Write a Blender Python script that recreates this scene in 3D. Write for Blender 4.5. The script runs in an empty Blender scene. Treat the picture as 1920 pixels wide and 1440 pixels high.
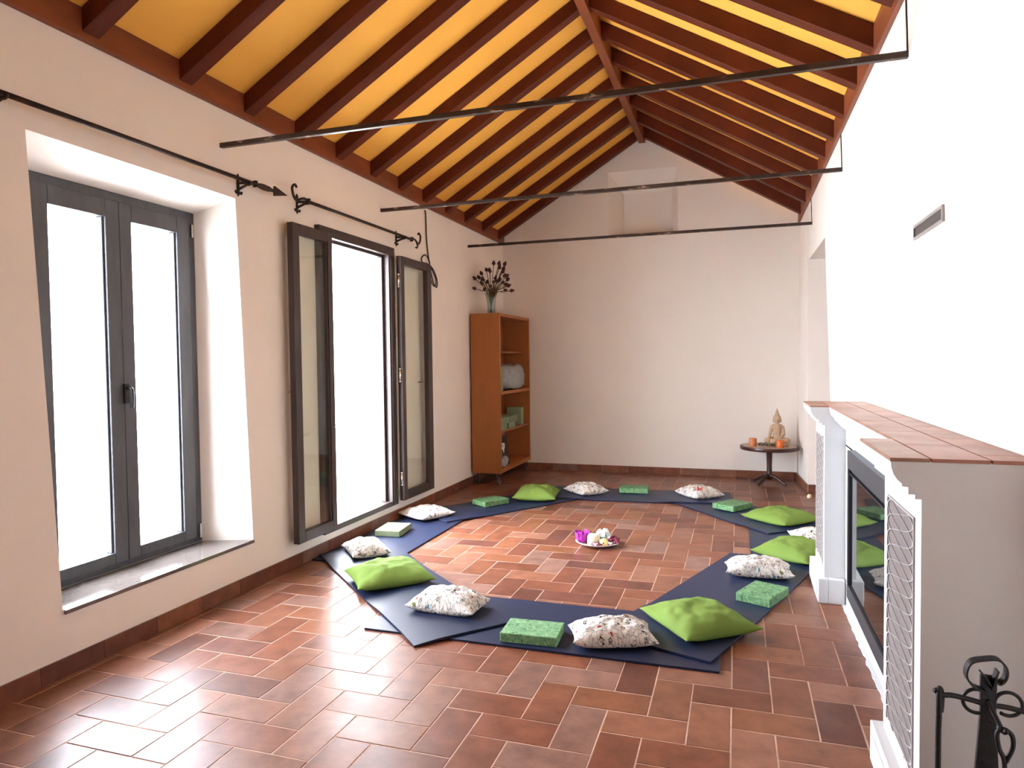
import bpy, bmesh, math, random
from mathutils import Vector, Matrix, noise
random.seed(7)
S = bpy.context.scene
COL = S.collection
PI = math.pi

# ------------------------------------------------------------------ materials
def new_mat(name):
    m = bpy.data.materials.new(name); m.use_nodes = True
    nt = m.node_tree; b = nt.nodes['Principled BSDF']
    return m, nt, b

def N(nt, t, **kw):
    n = nt.nodes.new(t)
    for k, v in kw.items():
        if k in n.inputs: n.inputs[k].default_value = v
        else: setattr(n, k, v)
    return n

def mat(name, col, rough=.6, metal=0., spec=.5, var=0., vscale=6., bump=0., bscale=40., stretch=None, sheen=0.):
    m, nt, b = new_mat(name)
    b.inputs['Roughness'].default_value = rough
    b.inputs['Metallic'].default_value = metal
    b.inputs['Specular IOR Level'].default_value = spec
    if sheen: b.inputs['Sheen Weight'].default_value = sheen
    b.inputs['Base Color'].default_value = (*col, 1)
    if var or bump:
        tc = N(nt, 'ShaderNodeTexCoord'); mp = N(nt, 'ShaderNodeMapping')
        nt.links.new(tc.outputs['Object'], mp.inputs['Vector'])
        if stretch: mp.inputs['Scale'].default_value = stretch
    if var:
        n1 = N(nt, 'ShaderNodeTexNoise', Scale=vscale, Detail=5., Roughness=.6)
        nt.links.new(mp.outputs[0], n1.inputs['Vector'])
        r = N(nt, 'ShaderNodeValToRGB')
        r.color_ramp.elements[0].position = .3; r.color_ramp.elements[1].position = .7
        r.color_ramp.elements[0].color = (*[c * (1 - var) for c in col], 1)
        r.color_ramp.elements[1].color = (*[min(1, c * (1 + var)) for c in col], 1)
        nt.links.new(n1.outputs['Fac'], r.inputs['Fac']); nt.links.new(r.outputs['Color'], b.inputs['Base Color'])
    if bump:
        n2 = N(nt, 'ShaderNodeTexNoise', Scale=bscale, Detail=4.)
        nt.links.new(mp.outputs[0], n2.inputs['Vector'])
        bp = N(nt, 'ShaderNodeBump', Strength=bump, Distance=.01)
        nt.links.new(n2.outputs['Fac'], bp.inputs['Height']); nt.links.new(bp.outputs['Normal'], b.inputs['Normal'])
    return m

def tile_mat(name, rough=.34):
    m, nt, b = new_mat(name)
    at = N(nt, 'ShaderNodeVertexColor', layer_name='tone')
    tc = N(nt, 'ShaderNodeTexCoord')
    n1 = N(nt, 'ShaderNodeTexNoise', Scale=9., Detail=6., Roughness=.65)
    n3 = N(nt, 'ShaderNodeTexNoise', Scale=5., Detail=1., Roughness=.4)
    for n in (n1, n3): nt.links.new(tc.outputs['Object'], n.inputs['Vector'])
    r = N(nt, 'ShaderNodeValToRGB')
    r.color_ramp.elements[0].position = .25; r.color_ramp.elements[0].color = (.64, .62, .62, 1)
    r.color_ramp.elements[1].position = .78; r.color_ramp.elements[1].color = (1.38, 1.42, 1.46, 1)
    nt.links.new(n1.outputs['Fac'], r.inputs['Fac'])
    mx = N(nt, 'ShaderNodeMix', data_type='RGBA', blend_type='MULTIPLY'); mx.inputs[0].default_value = 1
    nt.links.new(at.outputs['Color'], mx.inputs[6]); nt.links.new(r.outputs['Color'], mx.inputs[7])
    nt.links.new(mx.outputs[2], b.inputs['Base Color'])
    mr = N(nt, 'ShaderNodeMapRange'); mr.inputs['From Min'].default_value = .3; mr.inputs['From Max'].default_value = .7
    mr.inputs['To Min'].default_value = rough - .01; mr.inputs['To Max'].default_value = rough + .06
    nt.links.new(n3.outputs['Fac'], mr.inputs['Value']); nt.links.new(mr.outputs[0], b.inputs['Roughness'])
    bp = N(nt, 'ShaderNodeBump', Strength=.12, Distance=.006)
    nt.links.new(n3.outputs['Fac'], bp.inputs['Height']); nt.links.new(bp.outputs['Normal'], b.inputs['Normal'])
    b.inputs['Specular IOR Level'].default_value = .36
    return m

def glass_mat(name, tint=(1, 1, 1), refl=1.0, rough=.02):
    m = bpy.data.materials.new(name); m.use_nodes = True; nt = m.node_tree
    nt.nodes.remove(nt.nodes['Principled BSDF'])
    out = nt.nodes['Material Output']
    t = N(nt, 'ShaderNodeBsdfTransparent'); t.inputs['Color'].default_value = (*tint, 1)
    g = N(nt, 'ShaderNodeBsdfGlossy'); g.inputs['Roughness'].default_value = rough
    g.inputs['Color'].default_value = (refl, refl, refl, 1)
    lw = N(nt, 'ShaderNodeLayerWeight', Blend=.5)
    p5 = N(nt, 'ShaderNodeMath', operation='POWER'); p5.inputs[1].default_value = 5
    f = N(nt, 'ShaderNodeMath', operation='MULTIPLY_ADD'); f.inputs[1].default_value = .93; f.inputs[2].default_value = .04
    nt.links.new(lw.outputs['Facing'], p5.inputs[0]); nt.links.new(p5.outputs[0], f.inputs[0])
    mx = N(nt, 'ShaderNodeMixShader')
    nt.links.new(f.outputs[0], mx.inputs[0]); nt.links.new(t.outputs[0], mx.inputs[1]); nt.links.new(g.outputs[0], mx.inputs[2])
    nt.links.new(mx.outputs[0], out.inputs['Surface'])
    return m

def print_mat(name, seed):
    """white cotton with ink doodles: thin grey scrolls, black curls, red / teal / olive motifs"""
    m, nt, b = new_mat(name)
    b.inputs['Roughness'].default_value = .85; b.inputs['Specular IOR Level'].default_value = .2
    tc = N(nt, 'ShaderNodeTexCoord'); mp = N(nt, 'ShaderNodeMapping')
    mp.inputs['Location'].default_value = (seed * 1.37, seed * .73, 0)
    nt.links.new(tc.outputs['UV'], mp.inputs['Vector'])
    dn = N(nt, 'ShaderNodeTexNoise', Scale=14., Detail=2.)
    nt.links.new(mp.outputs[0], dn.inputs['Vector'])
    ad = N(nt, 'ShaderNodeMix', data_type='RGBA', blend_type='LINEAR_LIGHT'); ad.inputs[0].default_value = .06
    nt.links.new(mp.outputs[0], ad.inputs[6]); nt.links.new(dn.outputs['Color'], ad.inputs[7])
    vec = ad.outputs[2]
    def vor(scale, feature='F1'):
        v = N(nt, 'ShaderNodeTexVoronoi', feature=feature, voronoi_dimensions='2D'); v.inputs['Scale'].default_value = scale
        nt.links.new(vec, v.inputs['Vector']); return v
    def math2(op, a, bb):
        n = N(nt, 'ShaderNodeMath', operation=op)
        for i, x in enumerate((a, bb)):
            if isinstance(x, (int, float)): n.inputs[i].default_value = x
            else: nt.links.new(x, n.inputs[i])
        return n.outputs[0]
    def sep(c):
        s = N(nt, 'ShaderNodeSeparateColor'); nt.links.new(c, s.inputs[0]); return s.outputs
    cur = None
    def over(base, mask, col):
        n = N(nt, 'ShaderNodeMix', data_type='RGBA'); nt.links.new(mask, n.inputs[0])
        if isinstance(base, tuple): n.inputs[6].default_value = base
        else: nt.links.new(base, n.inputs[6])
        if isinstance(col, tuple): n.inputs[7].default_value = col
        else: nt.links.new(col, n.inputs[7])
        return n.outputs[2]
    base = (.66, .62, .57, 1)
    ve = vor(17, 'DISTANCE_TO_EDGE')
    mask = math2('MULTIPLY', math2('LESS_THAN', ve.outputs['Distance'], .075), .62)
    cur = over(base, mask, (.13, .115, .11, 1))
    # curls: rings around sparse points
    v1 = vor(11); s1 = sep(v1.outputs['Color'])
    ring = math2('LESS_THAN', math2('ABSOLUTE', math2('SUBTRACT', v1.outputs['Distance'], .27), 0), .055)
    ring2 = math2('LESS_THAN', math2('ABSOLUTE', math2('SUBTRACT', v1.outputs['Distance'], .09), 0), .035)
    keep = math2('GREATER_THAN', s1[0], .74)
    cur = over(cur, math2('MULTIPLY', math2('MAXIMUM', ring, ring2), keep), (.02, .018, .02, 1))
    # coloured blobs
    v2 = vor(9); s2 = sep(v2.outputs['Color'])
    blob = math2('LESS_THAN', v2.outputs['Distance'], .17)
    for lo, hi, c in ((.0, .10, (.30, .015, .02, 1)), (.2, .24, (.03, .22, .32, 1)), (.33, .42, (.16, .17, .06, 1)), (.5, .56, (.02, .02, .03, 1))):
        k = math2('MULTIPLY', math2('GREATER_THAN', s2[1], lo), math2('LESS_THAN', s2[1], hi))
        cur = over(cur, math2('MULTIPLY', blob, k), c)
    if seed == 5:
        sx_ = N(nt, 'ShaderNodeSeparateXYZ'); nt.links.new(tc.outputs['UV'], sx_.inputs[0])
        du = math2('SUBTRACT', sx_.outputs[0], .27); dv = math2('SUBTRACT', sx_.outputs[1], .27)
        rr_ = math2('SQRT', math2('ADD', math2('MULTIPLY', du, du), math2('MULTIPLY', dv, dv)), 0)
        pet = math2('COSINE', math2('MULTIPLY', math2('ARCTAN2', dv, du), 5), 0)
        lim = math2('ADD', math2('MULTIPLY', pet, .045), .085)
        cur = over(cur, math2('LESS_THAN', rr_, lim), (.42, .03, .012, 1))
    nt.links.new(cur, b.inputs['Base Color'])
    n2 = N(nt, 'ShaderNodeTexNoise', Scale=16., Detail=4.)
    nt.links.new(tc.outputs['Object'], n2.inputs['Vector'])
    bp = N(nt, 'ShaderNodeBump', Strength=.6, Distance=.02)
    nt.links.new(n2.outputs['Fac'], bp.inputs['Height']); nt.links.new(bp.outputs['Normal'], b.inputs['Normal'])
    return m

M = {}
M['plaster'] = mat('white_plaster', (.82, .768, .712), .9, spec=.2, var=.02, vscale=2., bump=.05, bscale=30)
M['fire_plaster'] = mat('fireplace_plaster', (.60, .61, .62), .85, spec=.2, var=.02, vscale=5., bump=.08, bscale=60)
M['tile'] = tile_mat('terracotta_tile', .36)
M['grout'] = mat('pale_grout', (.55, .37, .29), .9, spec=.15, var=.15, vscale=12)
M['board'] = mat('ochre_painted_boards', (.88, .455, .078), .6, spec=.3, var=.05, vscale=1.5, bump=.03, bscale=12)
M['rafter'] = mat('red_brown_beam_wood', (.095, .016, .0045), .5, spec=.25, var=.3, vscale=2.2, bump=.1, bscale=18, stretch=(1, 6, 1))
M['ridge'] = mat('ridge_beam_wood', (.20, .05, .017), .45, spec=.4, var=.25, vscale=2., bump=.1, bscale=14, stretch=(4, 1, 4))
M['iron'] = mat('wrought_iron', (.022, .02, .021), .45, metal=.6, spec=.5, var=.2, vscale=30, bump=.15, bscale=90)
M['iron_brown'] = mat('rusty_black_iron', (.035, .022, .018), .5, metal=.5, spec=.5, var=.5, vscale=20)
M['tie'] = mat('tie_rod_steel', (.06, .042, .032), .42, metal=.6, spec=.6, var=.7, vscale=25, stretch=(1, 4, 4))
def chipped_glint_mat():
    m, nt, b = new_mat('chipped_brown_steel_glint'); b.inputs['Roughness'].default_value = .45; b.inputs['Metallic'].default_value = .25
    tc = N(nt, 'ShaderNodeTexCoord'); mp = N(nt, 'ShaderNodeMapping'); mp.inputs['Scale'].default_value = (1, 3, 3)
    nt.links.new(tc.outputs['Object'], mp.inputs['Vector'])
    n1 = N(nt, 'ShaderNodeTexNoise', Scale=9., Detail=6., Roughness=.7); nt.links.new(mp.outputs[0], n1.inputs['Vector'])
    r = N(nt, 'ShaderNodeValToRGB'); e = r.color_ramp.elements
    e[0].position = .35; e[0].color = (.022, .013, .010, 1); e[1].position = .62; e[1].color = (.050, .028, .020, 1)
    x = e.new(.66); x.color = (.34, .25, .19, 1)  # pale flecks: worn chips, plus reflected window light painted in
    nt.links.new(n1.outputs['Fac'], r.inputs['Fac']); nt.links.new(r.outputs['Color'], b.inputs['Base Color'])
    return m
M['tie'] = chipped_glint_mat()
M['win_wood'] = mat('dark_stained_window_wood', (.045, .030, .029), .42, spec=.5, var=.25, vscale=5, stretch=(4, 4, 1))
M['win_grey'] = mat('flare_tinted_window_wood', (.060, .062, .070), .42, spec=.5, var=.2, vscale=5, stretch=(4, 4, 1))  # dark grey-brown wood with the blue cast of lens flare put into its colour
M['steel'] = mat('bright_hinge_steel', (.62, .58, .55), .25, metal=1)
M['glass'] = glass_mat('window_glass')
M['leaf_glass'] = glass_mat('door_leaf_glass', tint=(.93, .95, .92))
M['sill'] = mat('polished_sill_stone', (.13, .11, .10), .09, spec=.6, var=.12, vscale=7)
M['mat'] = mat('navy_foam_mat', (.0055, .0092, .036), .46, spec=.42, var=.08, vscale=30, bump=.03, bscale=260, sheen=.03); M['mat'].node_tree.nodes['Principled BSDF'].inputs['Sheen Tint'].default_value = (.35, .6, 1, 1)
M['green'] = mat('lime_green_cotton', (.16, .245, .050), .85, spec=.15, var=.06, vscale=4, bump=.12, bscale=14)
def foam_mat():
    m, nt, b = new_mat('green_recycled_foam'); b.inputs['Roughness'].default_value = .8
    tc = N(nt, 'ShaderNodeTexCoord'); mp = N(nt, 'ShaderNodeMapping'); mp.inputs['Scale'].default_value = (1, 1, 1)
    nt.links.new(tc.outputs['Object'], mp.inputs['Vector'])
    dn = N(nt, 'ShaderNodeTexNoise', Scale=30., Detail=2.); nt.links.new(mp.outputs[0], dn.inputs['Vector'])
    ad = N(nt, 'ShaderNodeMix', data_type='RGBA', blend_type='LINEAR_LIGHT'); ad.inputs[0].default_value = .03
    nt.links.new(mp.outputs[0], ad.inputs[6]); nt.links.new(dn.outputs['Color'], ad.inputs[7])
    v = N(nt, 'ShaderNodeTexVoronoi', feature='F1'); v.inputs['Scale'].default_value = 75; nt.links.new(ad.outputs[2], v.inputs['Vector'])
    sc = N(nt, 'ShaderNodeSeparateColor'); nt.links.new(v.outputs['Color'], sc.inputs[0])
    r = N(nt, 'ShaderNodeValToRGB'); e = r.color_ramp.elements
    e[0].position = 0; e[0].color = (.025, .10, .038, 1); e[1].position = .2; e[1].color = (.095, .235, .097, 1)
    x = e.new(.75); x.color = (.145, .30, .135, 1); x = e.new(.95); x.color = (.215, .37, .185, 1)
    r.color_ramp.interpolation = 'LINEAR'
    nt.links.new(sc.outputs[0], r.inputs['Fac']); nt.links.new(r.outputs['Color'], b.inputs['Base Color'])
    bp = N(nt, 'ShaderNodeBump', Strength=.2, Distance=.004); nt.links.new(v.outputs['Distance'], bp.inputs['Height']); nt.links.new(bp.outputs['Normal'], b.inputs['Normal'])
    return m
M['foam'] = foam_mat()
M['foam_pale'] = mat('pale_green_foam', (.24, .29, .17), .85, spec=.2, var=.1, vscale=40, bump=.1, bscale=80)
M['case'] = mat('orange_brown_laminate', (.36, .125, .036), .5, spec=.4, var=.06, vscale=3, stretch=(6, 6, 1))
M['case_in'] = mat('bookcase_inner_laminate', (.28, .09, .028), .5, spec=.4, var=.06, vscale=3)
M['rubber'] = mat('caster_rubber', (.10, .09, .09), .5, spec=.4)
M['table_wood'] = mat('dark_mahogany', (.055, .018, .013), .35, spec=.5, var=.25, vscale=8)
M['table_top'] = mat('cream_marble_top', (.46, .35, .27), .35, spec=.5, var=.12, vscale=9)
M['buddha'] = mat('sand_cast_stone', (.50, .35, .23), .75, spec=.25, var=.15, vscale=20, bump=.1, bscale=90)
M['orange_glass'] = mat('orange_votive_glass', (.75, .17, .035), .3, spec=.5); M['orange_glass'].node_tree.nodes['Principled BSDF'].inputs['Transmission Weight'].default_value = .15
M['terracotta_pot'] = mat('terracotta_votive', (.60, .20, .08), .5)
M['dry_leaf'] = mat('dried_olive_leaves', (.06, .052, .022), .8, var=.4, vscale=60)
M['stem'] = mat('dry_flower_stem', (.11, .07, .035), .8, var=.3, vscale=30)
M['seed'] = mat('dried_dark_flower_head', (.055, .018, .018), .8, var=.4, vscale=40)
M['firebox'] = mat('anthracite_firebox_steel', (.045, .045, .052), .45, metal=.3, spec=.5)
M['black'] = mat('soot_black_steel', (.012, .012, .014), .5, spec=.4)
M['fire_glass'] = mat('dark_firebox_glass', (.006, .006, .007), .03, spec=.9)
M['lattice_back'] = mat('lattice_ground_shaded', (.19, .16, .155), .85, spec=.2, var=.08, vscale=20)  # ground darkened: the shade of a recess is put into the colour
M['lattice'] = mat('lattice_plaster_shaded', (.40, .375, .37), .85, spec=.2)  # strips greyed too, painting in the same recess shade
M['vent'] = mat('grey_vent_metal', (.33, .30, .28), .45, metal=.3, var=.1, vscale=20)
M['vent_dark'] = mat('dark_vent_slot', (.06, .045, .04), .7)
M['plate'] = mat('glazed_rose_plate', (.62, .50, .50), .2, spec=.6)
M['purple'] = mat('magenta_organza', (.40, .025, .36), .5, var=.3, vscale=40)
M['cream'] = mat('cream_candle_wax', (.74, .66, .48), .5)
M['yellow'] = mat('yellow_candle_wax', (.75, .62, .22), .5)
M['pale_blue'] = mat('pale_blue_ribbon', (.56, .70, .69), .7)
M['maroon'] = mat('maroon_petals', (.16, .015, .05), .7, var=.3, vscale=50)
M['white_cer'] = mat('white_ceramic', (.80, .78, .77), .3)
M['bag'] = mat('crumpled_clear_white_plastic', (.30, .33, .34), .3, spec=.6, var=.2, vscale=20)
M['black_bag'] = mat('black_paper_bag', (.02, .012, .012), .6)
M['logo'] = mat('white_print', (.85, .84, .82), .6)
M['cable'] = mat('black_cable', (.012, .010, .010), .5)
M['terrace'] = mat('pale_terrace_concrete', (.62, .60, .57), .9, var=.08, vscale=3)
M['vase'] = glass_mat('vase_glass', tint=(.80, .84, .80))

# ------------------------------------------------------------------ geometry helpers
def link(o):
    COL.objects.link(o); return o

def obj(name, bm, m, parent=None, smooth=False, base=None, bevel=0.):
    """bm holds WORLD coordinates; made local to the parent thing (or to base)"""
    me = bpy.data.meshes.new(name)
    org = Vector((0, 0, 0))
    if parent is not None:
        p = parent
        while p is not None: org += p.location; p = p.parent
    elif base is not None: org = Vector(base)
    if org.length: bmesh.ops.translate(bm, verts=bm.verts, vec=-org)
    bmesh.ops.recalc_face_normals(bm, faces=bm.faces)
    bm.to_mesh(me); bm.free()
    o = bpy.data.objects.new(name, me)
    for mm in (m if isinstance(m, (list, tuple)) else [m]): me.materials.append(mm)
    if smooth:
        for p in me.polygons: p.use_smooth = True
    if parent is not None: o.parent = parent
    elif base is not None: o.location = base
    if bevel:
        md = o.modifiers.new('bevel', 'BEVEL'); md.width = bevel; md.segments = 2; md.limit_method = 'ANGLE'
    return link(o)

def thing(name, label, cat, loc=(0, 0, 0), group=None, kind=None):
    o = bpy.data.objects.new(name, None); link(o); o.location = loc; o.empty_display_size = .1
    o['label'] = label; o['category'] = cat
    if group: o['group'] = group
    if kind: o['kind'] = kind
    return o

def tag(o, label, cat, group=None, kind=None):
    o['label'] = label; o['category'] = cat
    if group: o['group'] = group
    if kind: o['kind'] = kind
    return o

def BM(): return bmesh.new()

def box(bm, x0, y0, z0, x1, y1, z1, rot=0, c=None):
    vs = [bm.verts.new(p) for p in ((x0, y0, z0), (x1, y0, z0), (x1, y1, z0), (x0, y1, z0), (x0, y0, z1), (x1, y0, z1), (x1, y1, z1), (x0, y1, z1))]
    for f in ((0, 3, 2, 1), (4, 5, 6, 7), (0, 1, 5, 4), (1, 2, 6, 5), (2, 3, 7, 6), (3, 0, 4, 7)): bm.faces.new([vs[i] for i in f])
    if rot:
        c = c or ((x0 + x1) / 2, (y0 + y1) / 2, 0)
        bmesh.ops.rotate(bm, verts=vs, cent=c, matrix=Matrix.Rotation(rot, 3, 'Z'))
    return vs

def hexa(bm, P):
    """8 points: bottom loop then top loop"""
    vs = [bm.verts.new(p) for p in P]
    for f in ((0, 3, 2, 1), (4, 5, 6, 7), (0, 1, 5, 4), (1, 2, 6, 5), (2, 3, 7, 6), (3, 0, 4, 7)): bm.faces.new([vs[i] for i in f])
    return vs

def prism(bm, prof, a, b, axis='y'):
    """extrude a 2D profile: axis y -> profile (x,z); axis x -> (y,z); axis z -> (x,y)"""
    def P(u, v, t): return {'y': (u, t, v), 'x': (t, u, v), 'z': (u, v, t)}[axis]
    A = [bm.verts.new(P(u, v, a)) for u, v in prof]; B = [bm.verts.new(P(u, v, b)) for u, v in prof]
    n = len(prof)
    bm.faces.new(A); bm.faces.new(B[::-1])
    for i in range(n): bm.faces.new((A[i], B[i], B[(i + 1) % n], A[(i + 1) % n]))

def lathe(bm, prof, c, seg=24, sx=1, sy=1):
    rings = []
    for r, z in prof:
        if r < 1e-6: rings.append([bm.verts.new((c[0], c[1], c[2] + z))])
        else: rings.append([bm.verts.new((c[0] + sx * r * math.cos(2 * PI * i / seg), c[1] + sy * r * math.sin(2 * PI * i / seg), c[2] + z)) for i in range(seg)])
    for a, b in zip(rings, rings[1:]):
        for i in range(seg):
            j = (i + 1) % seg
            if len(a) == 1 and len(b) == 1: continue
            if len(a) == 1: bm.faces.new((a[0], b[i], b[j]))
            elif len(b) == 1: bm.faces.new((a[i], a[j], b[0]))
            else: bm.faces.new((a[i], a[j], b[j], b[i]))

def tube(bm, pts, r, seg=8, radii=None, flat=None):
    """round tube; flat=(w,h,axis) sweeps a rectangle whose width lies along axis"""
    pts = [Vector(p) for p in pts]; n = len(pts); rings = []; up = None
    for i, p in enumerate(pts):
        t = (pts[min(i + 1, n - 1)] - pts[max(i - 1, 0)]).normalized()
        if flat:
            ax = Vector(flat[2]).normalized(); nn = t.cross(ax).normalized(); w, h = flat[0] / 2, flat[1] / 2
            if radii: w *= radii[i]
            rings.append([bm.verts.new(p + ax * a * w + nn * b * h) for a, b in ((-1, -1), (1, -1), (1, 1), (-1, 1))])
        else:
            if up is None: up = t.orthogonal().normalized()
            up = (up - t * up.dot(t)).normalized(); sd = t.cross(up)
            rr = radii[i] if radii else r
            rings.append([bm.verts.new(p + (up * math.cos(2 * PI * k / seg) + sd * math.sin(2 * PI * k / seg)) * rr) for k in range(seg)])
    for a, b in zip(rings, rings[1:]):
        m = len(a)
        for k in range(m): bm.faces.new((a[k], a[(k + 1) % m], b[(k + 1) % m], b[k]))
    bm.faces.new(rings[0][::-1]); bm.faces.new(rings[-1])

def ball(bm, c, r, sx=1, sy=1, sz=1, seg=12, rot=None):
    res = bmesh.ops.create_uvsphere(bm, u_segments=seg, v_segments=max(6, seg // 2 + 2), radius=r)
    vs = res['verts']
    bmesh.ops.scale(bm, vec=(sx, sy, sz), verts=vs)
    if rot: bmesh.ops.rotate(bm, verts=vs, cent=(0, 0, 0), matrix=rot)
    bmesh.ops.translate(bm, vec=c, verts=vs)
    return vs

def smoothpath(pts, n=8):
    """Catmull-Rom through pts"""
    P = [Vector(p) for p in pts]; P = [2 * P[0] - P[1]] + P + [2 * P[-1] - P[-2]]; out = []
    for i in range(1, len(P) - 2):
        a, b, c, d = P[i - 1], P[i], P[i + 1], P[i + 2]
        for k in range(n):
            t = k / n
            out.append(.5 * ((2 * b) + (c - a) * t + (2 * a - 5 * b + 4 * c - d) * t * t + (3 * b - a - 3 * c + d) * t ** 3))
    out.append(P[-2]); return out

def arc(c, r, a0, a1, n, ax=(1, 0, 0), ay=(0, 0, 1)):
    c = Vector(c); ax = Vector(ax); ay = Vector(ay)
    return [c + ax * r * math.cos(a0 + (a1 - a0) * i / n) + ay * r * math.sin(a0 + (a1 - a0) * i / n) for i in range(n + 1)]

# ------------------------------------------------------------------ room numbers
W = 3.707; D = 8.764; Y0 = -1.7
XR, ZR = 1.863, 4.15            # ridge
SL = .628                       # roof slope
def zl(x): return 3.02 + SL * x             # underside of rafters, left slope
BR = .132                                   # right-hand rafters are a little deeper
def zr(x): return 3.045 + SL * (3.712 - x)  # right slope
BD = .118                                   # rafter depth measured upright
def wx(z): return 3.707 + (2.8 - z) * .035  # right wall leans out slightly

# ------------------------------------------------------------------ floor: herringbone terracotta
A_X, A_Y, OX, OY = .1622, .1700, 2.155, 2.602
def tone():
    base = random.choice([(.20, .088, .050), (.215, .105, .065), (.185, .078, .046), (.235, .128, .088), (.165, .070, .044), (.205, .130, .105), (.130, .058, .042), (.215, .098, .052)])
    k = random.uniform(.85, 1.15)
    return (base[0] * k, base[1] * k * .82, base[2] * k * .74, 1)
bm = BM(); cl = bm.loops.layers.float_color.new('tone')
def floor_tile(x0, y0, x1, y1):
    g = .0026
    x0, x1 = max(x0, -.0), min(x1, 3.86); y0, y1 = max(y0, Y0), min(y1, D)
    if x1 - x0 < .02 or y1 - y0 < .02: return
    x0 += g; x1 -= g; y0 += g; y1 -= g; e = .0016
    dz = [random.uniform(-.0009, .0009) for _ in range(4)]
    o = [bm.verts.new(p) for p in ((x0, y0, -.0022), (x1, y0, -.0022), (x1, y1, -.0022), (x0, y1, -.0022))]
    i = [bm.verts.new(p) for p in ((x0 + e, y0 + e, dz[0]), (x1 - e, y0 + e, dz[1]), (x1 - e, y1 - e, dz[2]), (x0 + e, y1 - e, dz[3]))]
    fs = [bm.faces.new(i)] + [bm.faces.new((o[a], o[(a + 1) % 4], i[(a + 1) % 4], i[a])) for a in range(4)]
    c = tone()
    for f in fs:
        f.material_index = 0
        for l in f.loops: l[cl] = c
for i in range(-16, 13):
    for j in range(-28, 40):
        s = (i + j) % 4
        x, y = OX + i * A_X, OY + j * A_Y
        if s == 2: floor_tile(x, y, x + 2 * A_X, y + A_Y)
        elif s == 0: floor_tile(x, y, x + A_X, y + 2 * A_Y)
gv = [bm.verts.new(p) for p in ((0, Y0, -.0016), (3.86, Y0, -.0016), (3.86, D, -.0016), (0, D, -.0016))]
f = bm.faces.new(gv); f.material_index = 1
gv2 = [bm.verts.new(p) for p in ((-.3, Y0 - .3, -.12), (5.0, Y0 - .3, -.12), (5.0, D + .3, -.12), (-.3, D + .3, -.12))]
f = bm.faces.new(gv2[::-1]); f.material_index = 1
fl = obj('floor', bm, [M['tile'], M['grout']]); tag(fl, 'terracotta tile floor laid in herringbone with pale grout', 'floor', kind='structure')
for p in fl.data.polygons:
    pass

# passage floor behind the right-hand doorway
bm = BM(); box(bm, 3.86, 6.4, -.1, 5.0, 8.1, -.001)
tag(obj('trim_1', bm, M['grout']), 'floor of the passage behind the right doorway', 'floor', kind='structure')

# ------------------------------------------------------------------ walls
WT = .45
HOLES = [  # y0,y1 segment ; wall-plane corners TL TR BL BR ; frame-plane depth and rect (ya, yb, za, zb)
    dict(seg=(1.6, 4.0), TL=(2.249, 2.498), TR=(3.586, 2.487), BL=(2.349, .305), BR=(3.676, .305), d=-.30, fr=(2.41, 3.555, .305, 2.41)),
    dict(seg=(4.0, 6.0), TL=(4.46, 2.46), TR=(5.58, 2.46), BL=(4.46, .17), BR=(5.58, .17), d=-.05, fr=(4.46, 5.58, .17, 2.46)),
]
bm = BM()
def quad(*P): bm.faces.new([bm.verts.new(p) for p in P])
def wall_piece(x, y0, y1): quad((x, y0, -.02), (x, y1, -.02), (x, y1, 3.2), (x, y0, 3.2))
def ring_quads(x, seg, TL, TR, BL, BR):
    y0, y1 = seg; zb, zt = -.02, 3.2
    quad((x, y0, zb), (x, BL[0], BL[1]), (x, TL[0], TL[1]), (x, y0, zt))
    quad((x, BR[0], BR[1]), (x, y1, zb), (x, y1, zt), (x, TR[0], TR[1]))
    quad((x, y0, zt), (x, TL[0], TL[1]), (x, TR[0], TR[1]), (x, y1, zt))
    quad((x, y0, zb), (x, y1, zb), (x, BR[0], BR[1]), (x, BL[0], BL[1]))
for x in (0, -WT):
    for a, b in ((Y0 - .3, -1.6), (-1.6, 1.6), (6.0, D + .3)): wall_piece(x, a, b)
for h in HOLES:
    ring_quads(0, h['seg'], h['TL'], h['TR'], h['BL'], h['BR'])
    ya, yb, za, zb = h['fr']; R4 = [(ya, zb), (yb, zb), (ya, za), (yb, za)]
    ring_quads(-WT, h['seg'], *R4)
    A = [h['BL'], h['BR'], h['TR'], h['TL']]; B = [(ya, za), (yb, za), (yb, zb), (ya, zb)]
    for k in range(4):
        a0, a1, b0, b1 = A[k], A[(k + 1) % 4], B[k], B[(k + 1) % 4]
        quad((0, *a0), (0, *a1), (h['d'], *b1), (h['d'], *b0))
        quad((h['d'], *b0), (h['d'], *b1), (-WT, *b1), (-WT, *b0))
bmesh.ops.remove_doubles(bm, verts=bm.verts, dist=1e-5)
tag(obj('wall_left', bm, M['plaster']), 'white plastered wall with the two tall windows', 'wall', kind='structure')

# back wall with splayed niche
bm = BM()
NO = [(1.428, 3.02), (2.30, 3.01), (2.29, 3.822), (1.428, 3.826)]; NI = [(1.588, 3.06), (2.215, 3.05), (2.205, 3.60), (1.588, 3.60)]; ND = .27
yb = D
ztop = lambda x: (zl(x) if x < XR else zr(x)) + .12
def q(*P): bm.faces.new([bm.verts.new((x, y, z)) for x, y, z in P])
q((-.02, yb, -.02), (NO[0][0], yb, -.02), (NO[0][0], yb, NO[0][1]), (NO[3][0], yb, NO[3][1]), (NO[3][0], yb, ztop(NO[3][0])), (-.02, yb, ztop(-.02)))
q((NO[1][0], yb, -.02), (3.9, yb, -.02), (3.9, yb, ztop(3.9)), (NO[2][0], yb, ztop(NO[2][0])), (NO[2][0], yb, NO[2][1]), (NO[1][0], yb, NO[1][1]))
q((NO[0][0], yb, -.02), (NO[1][0], yb, -.02), (NO[1][0], yb, NO[1][1]), (NO[0][0], yb, NO[0][1]))
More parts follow.
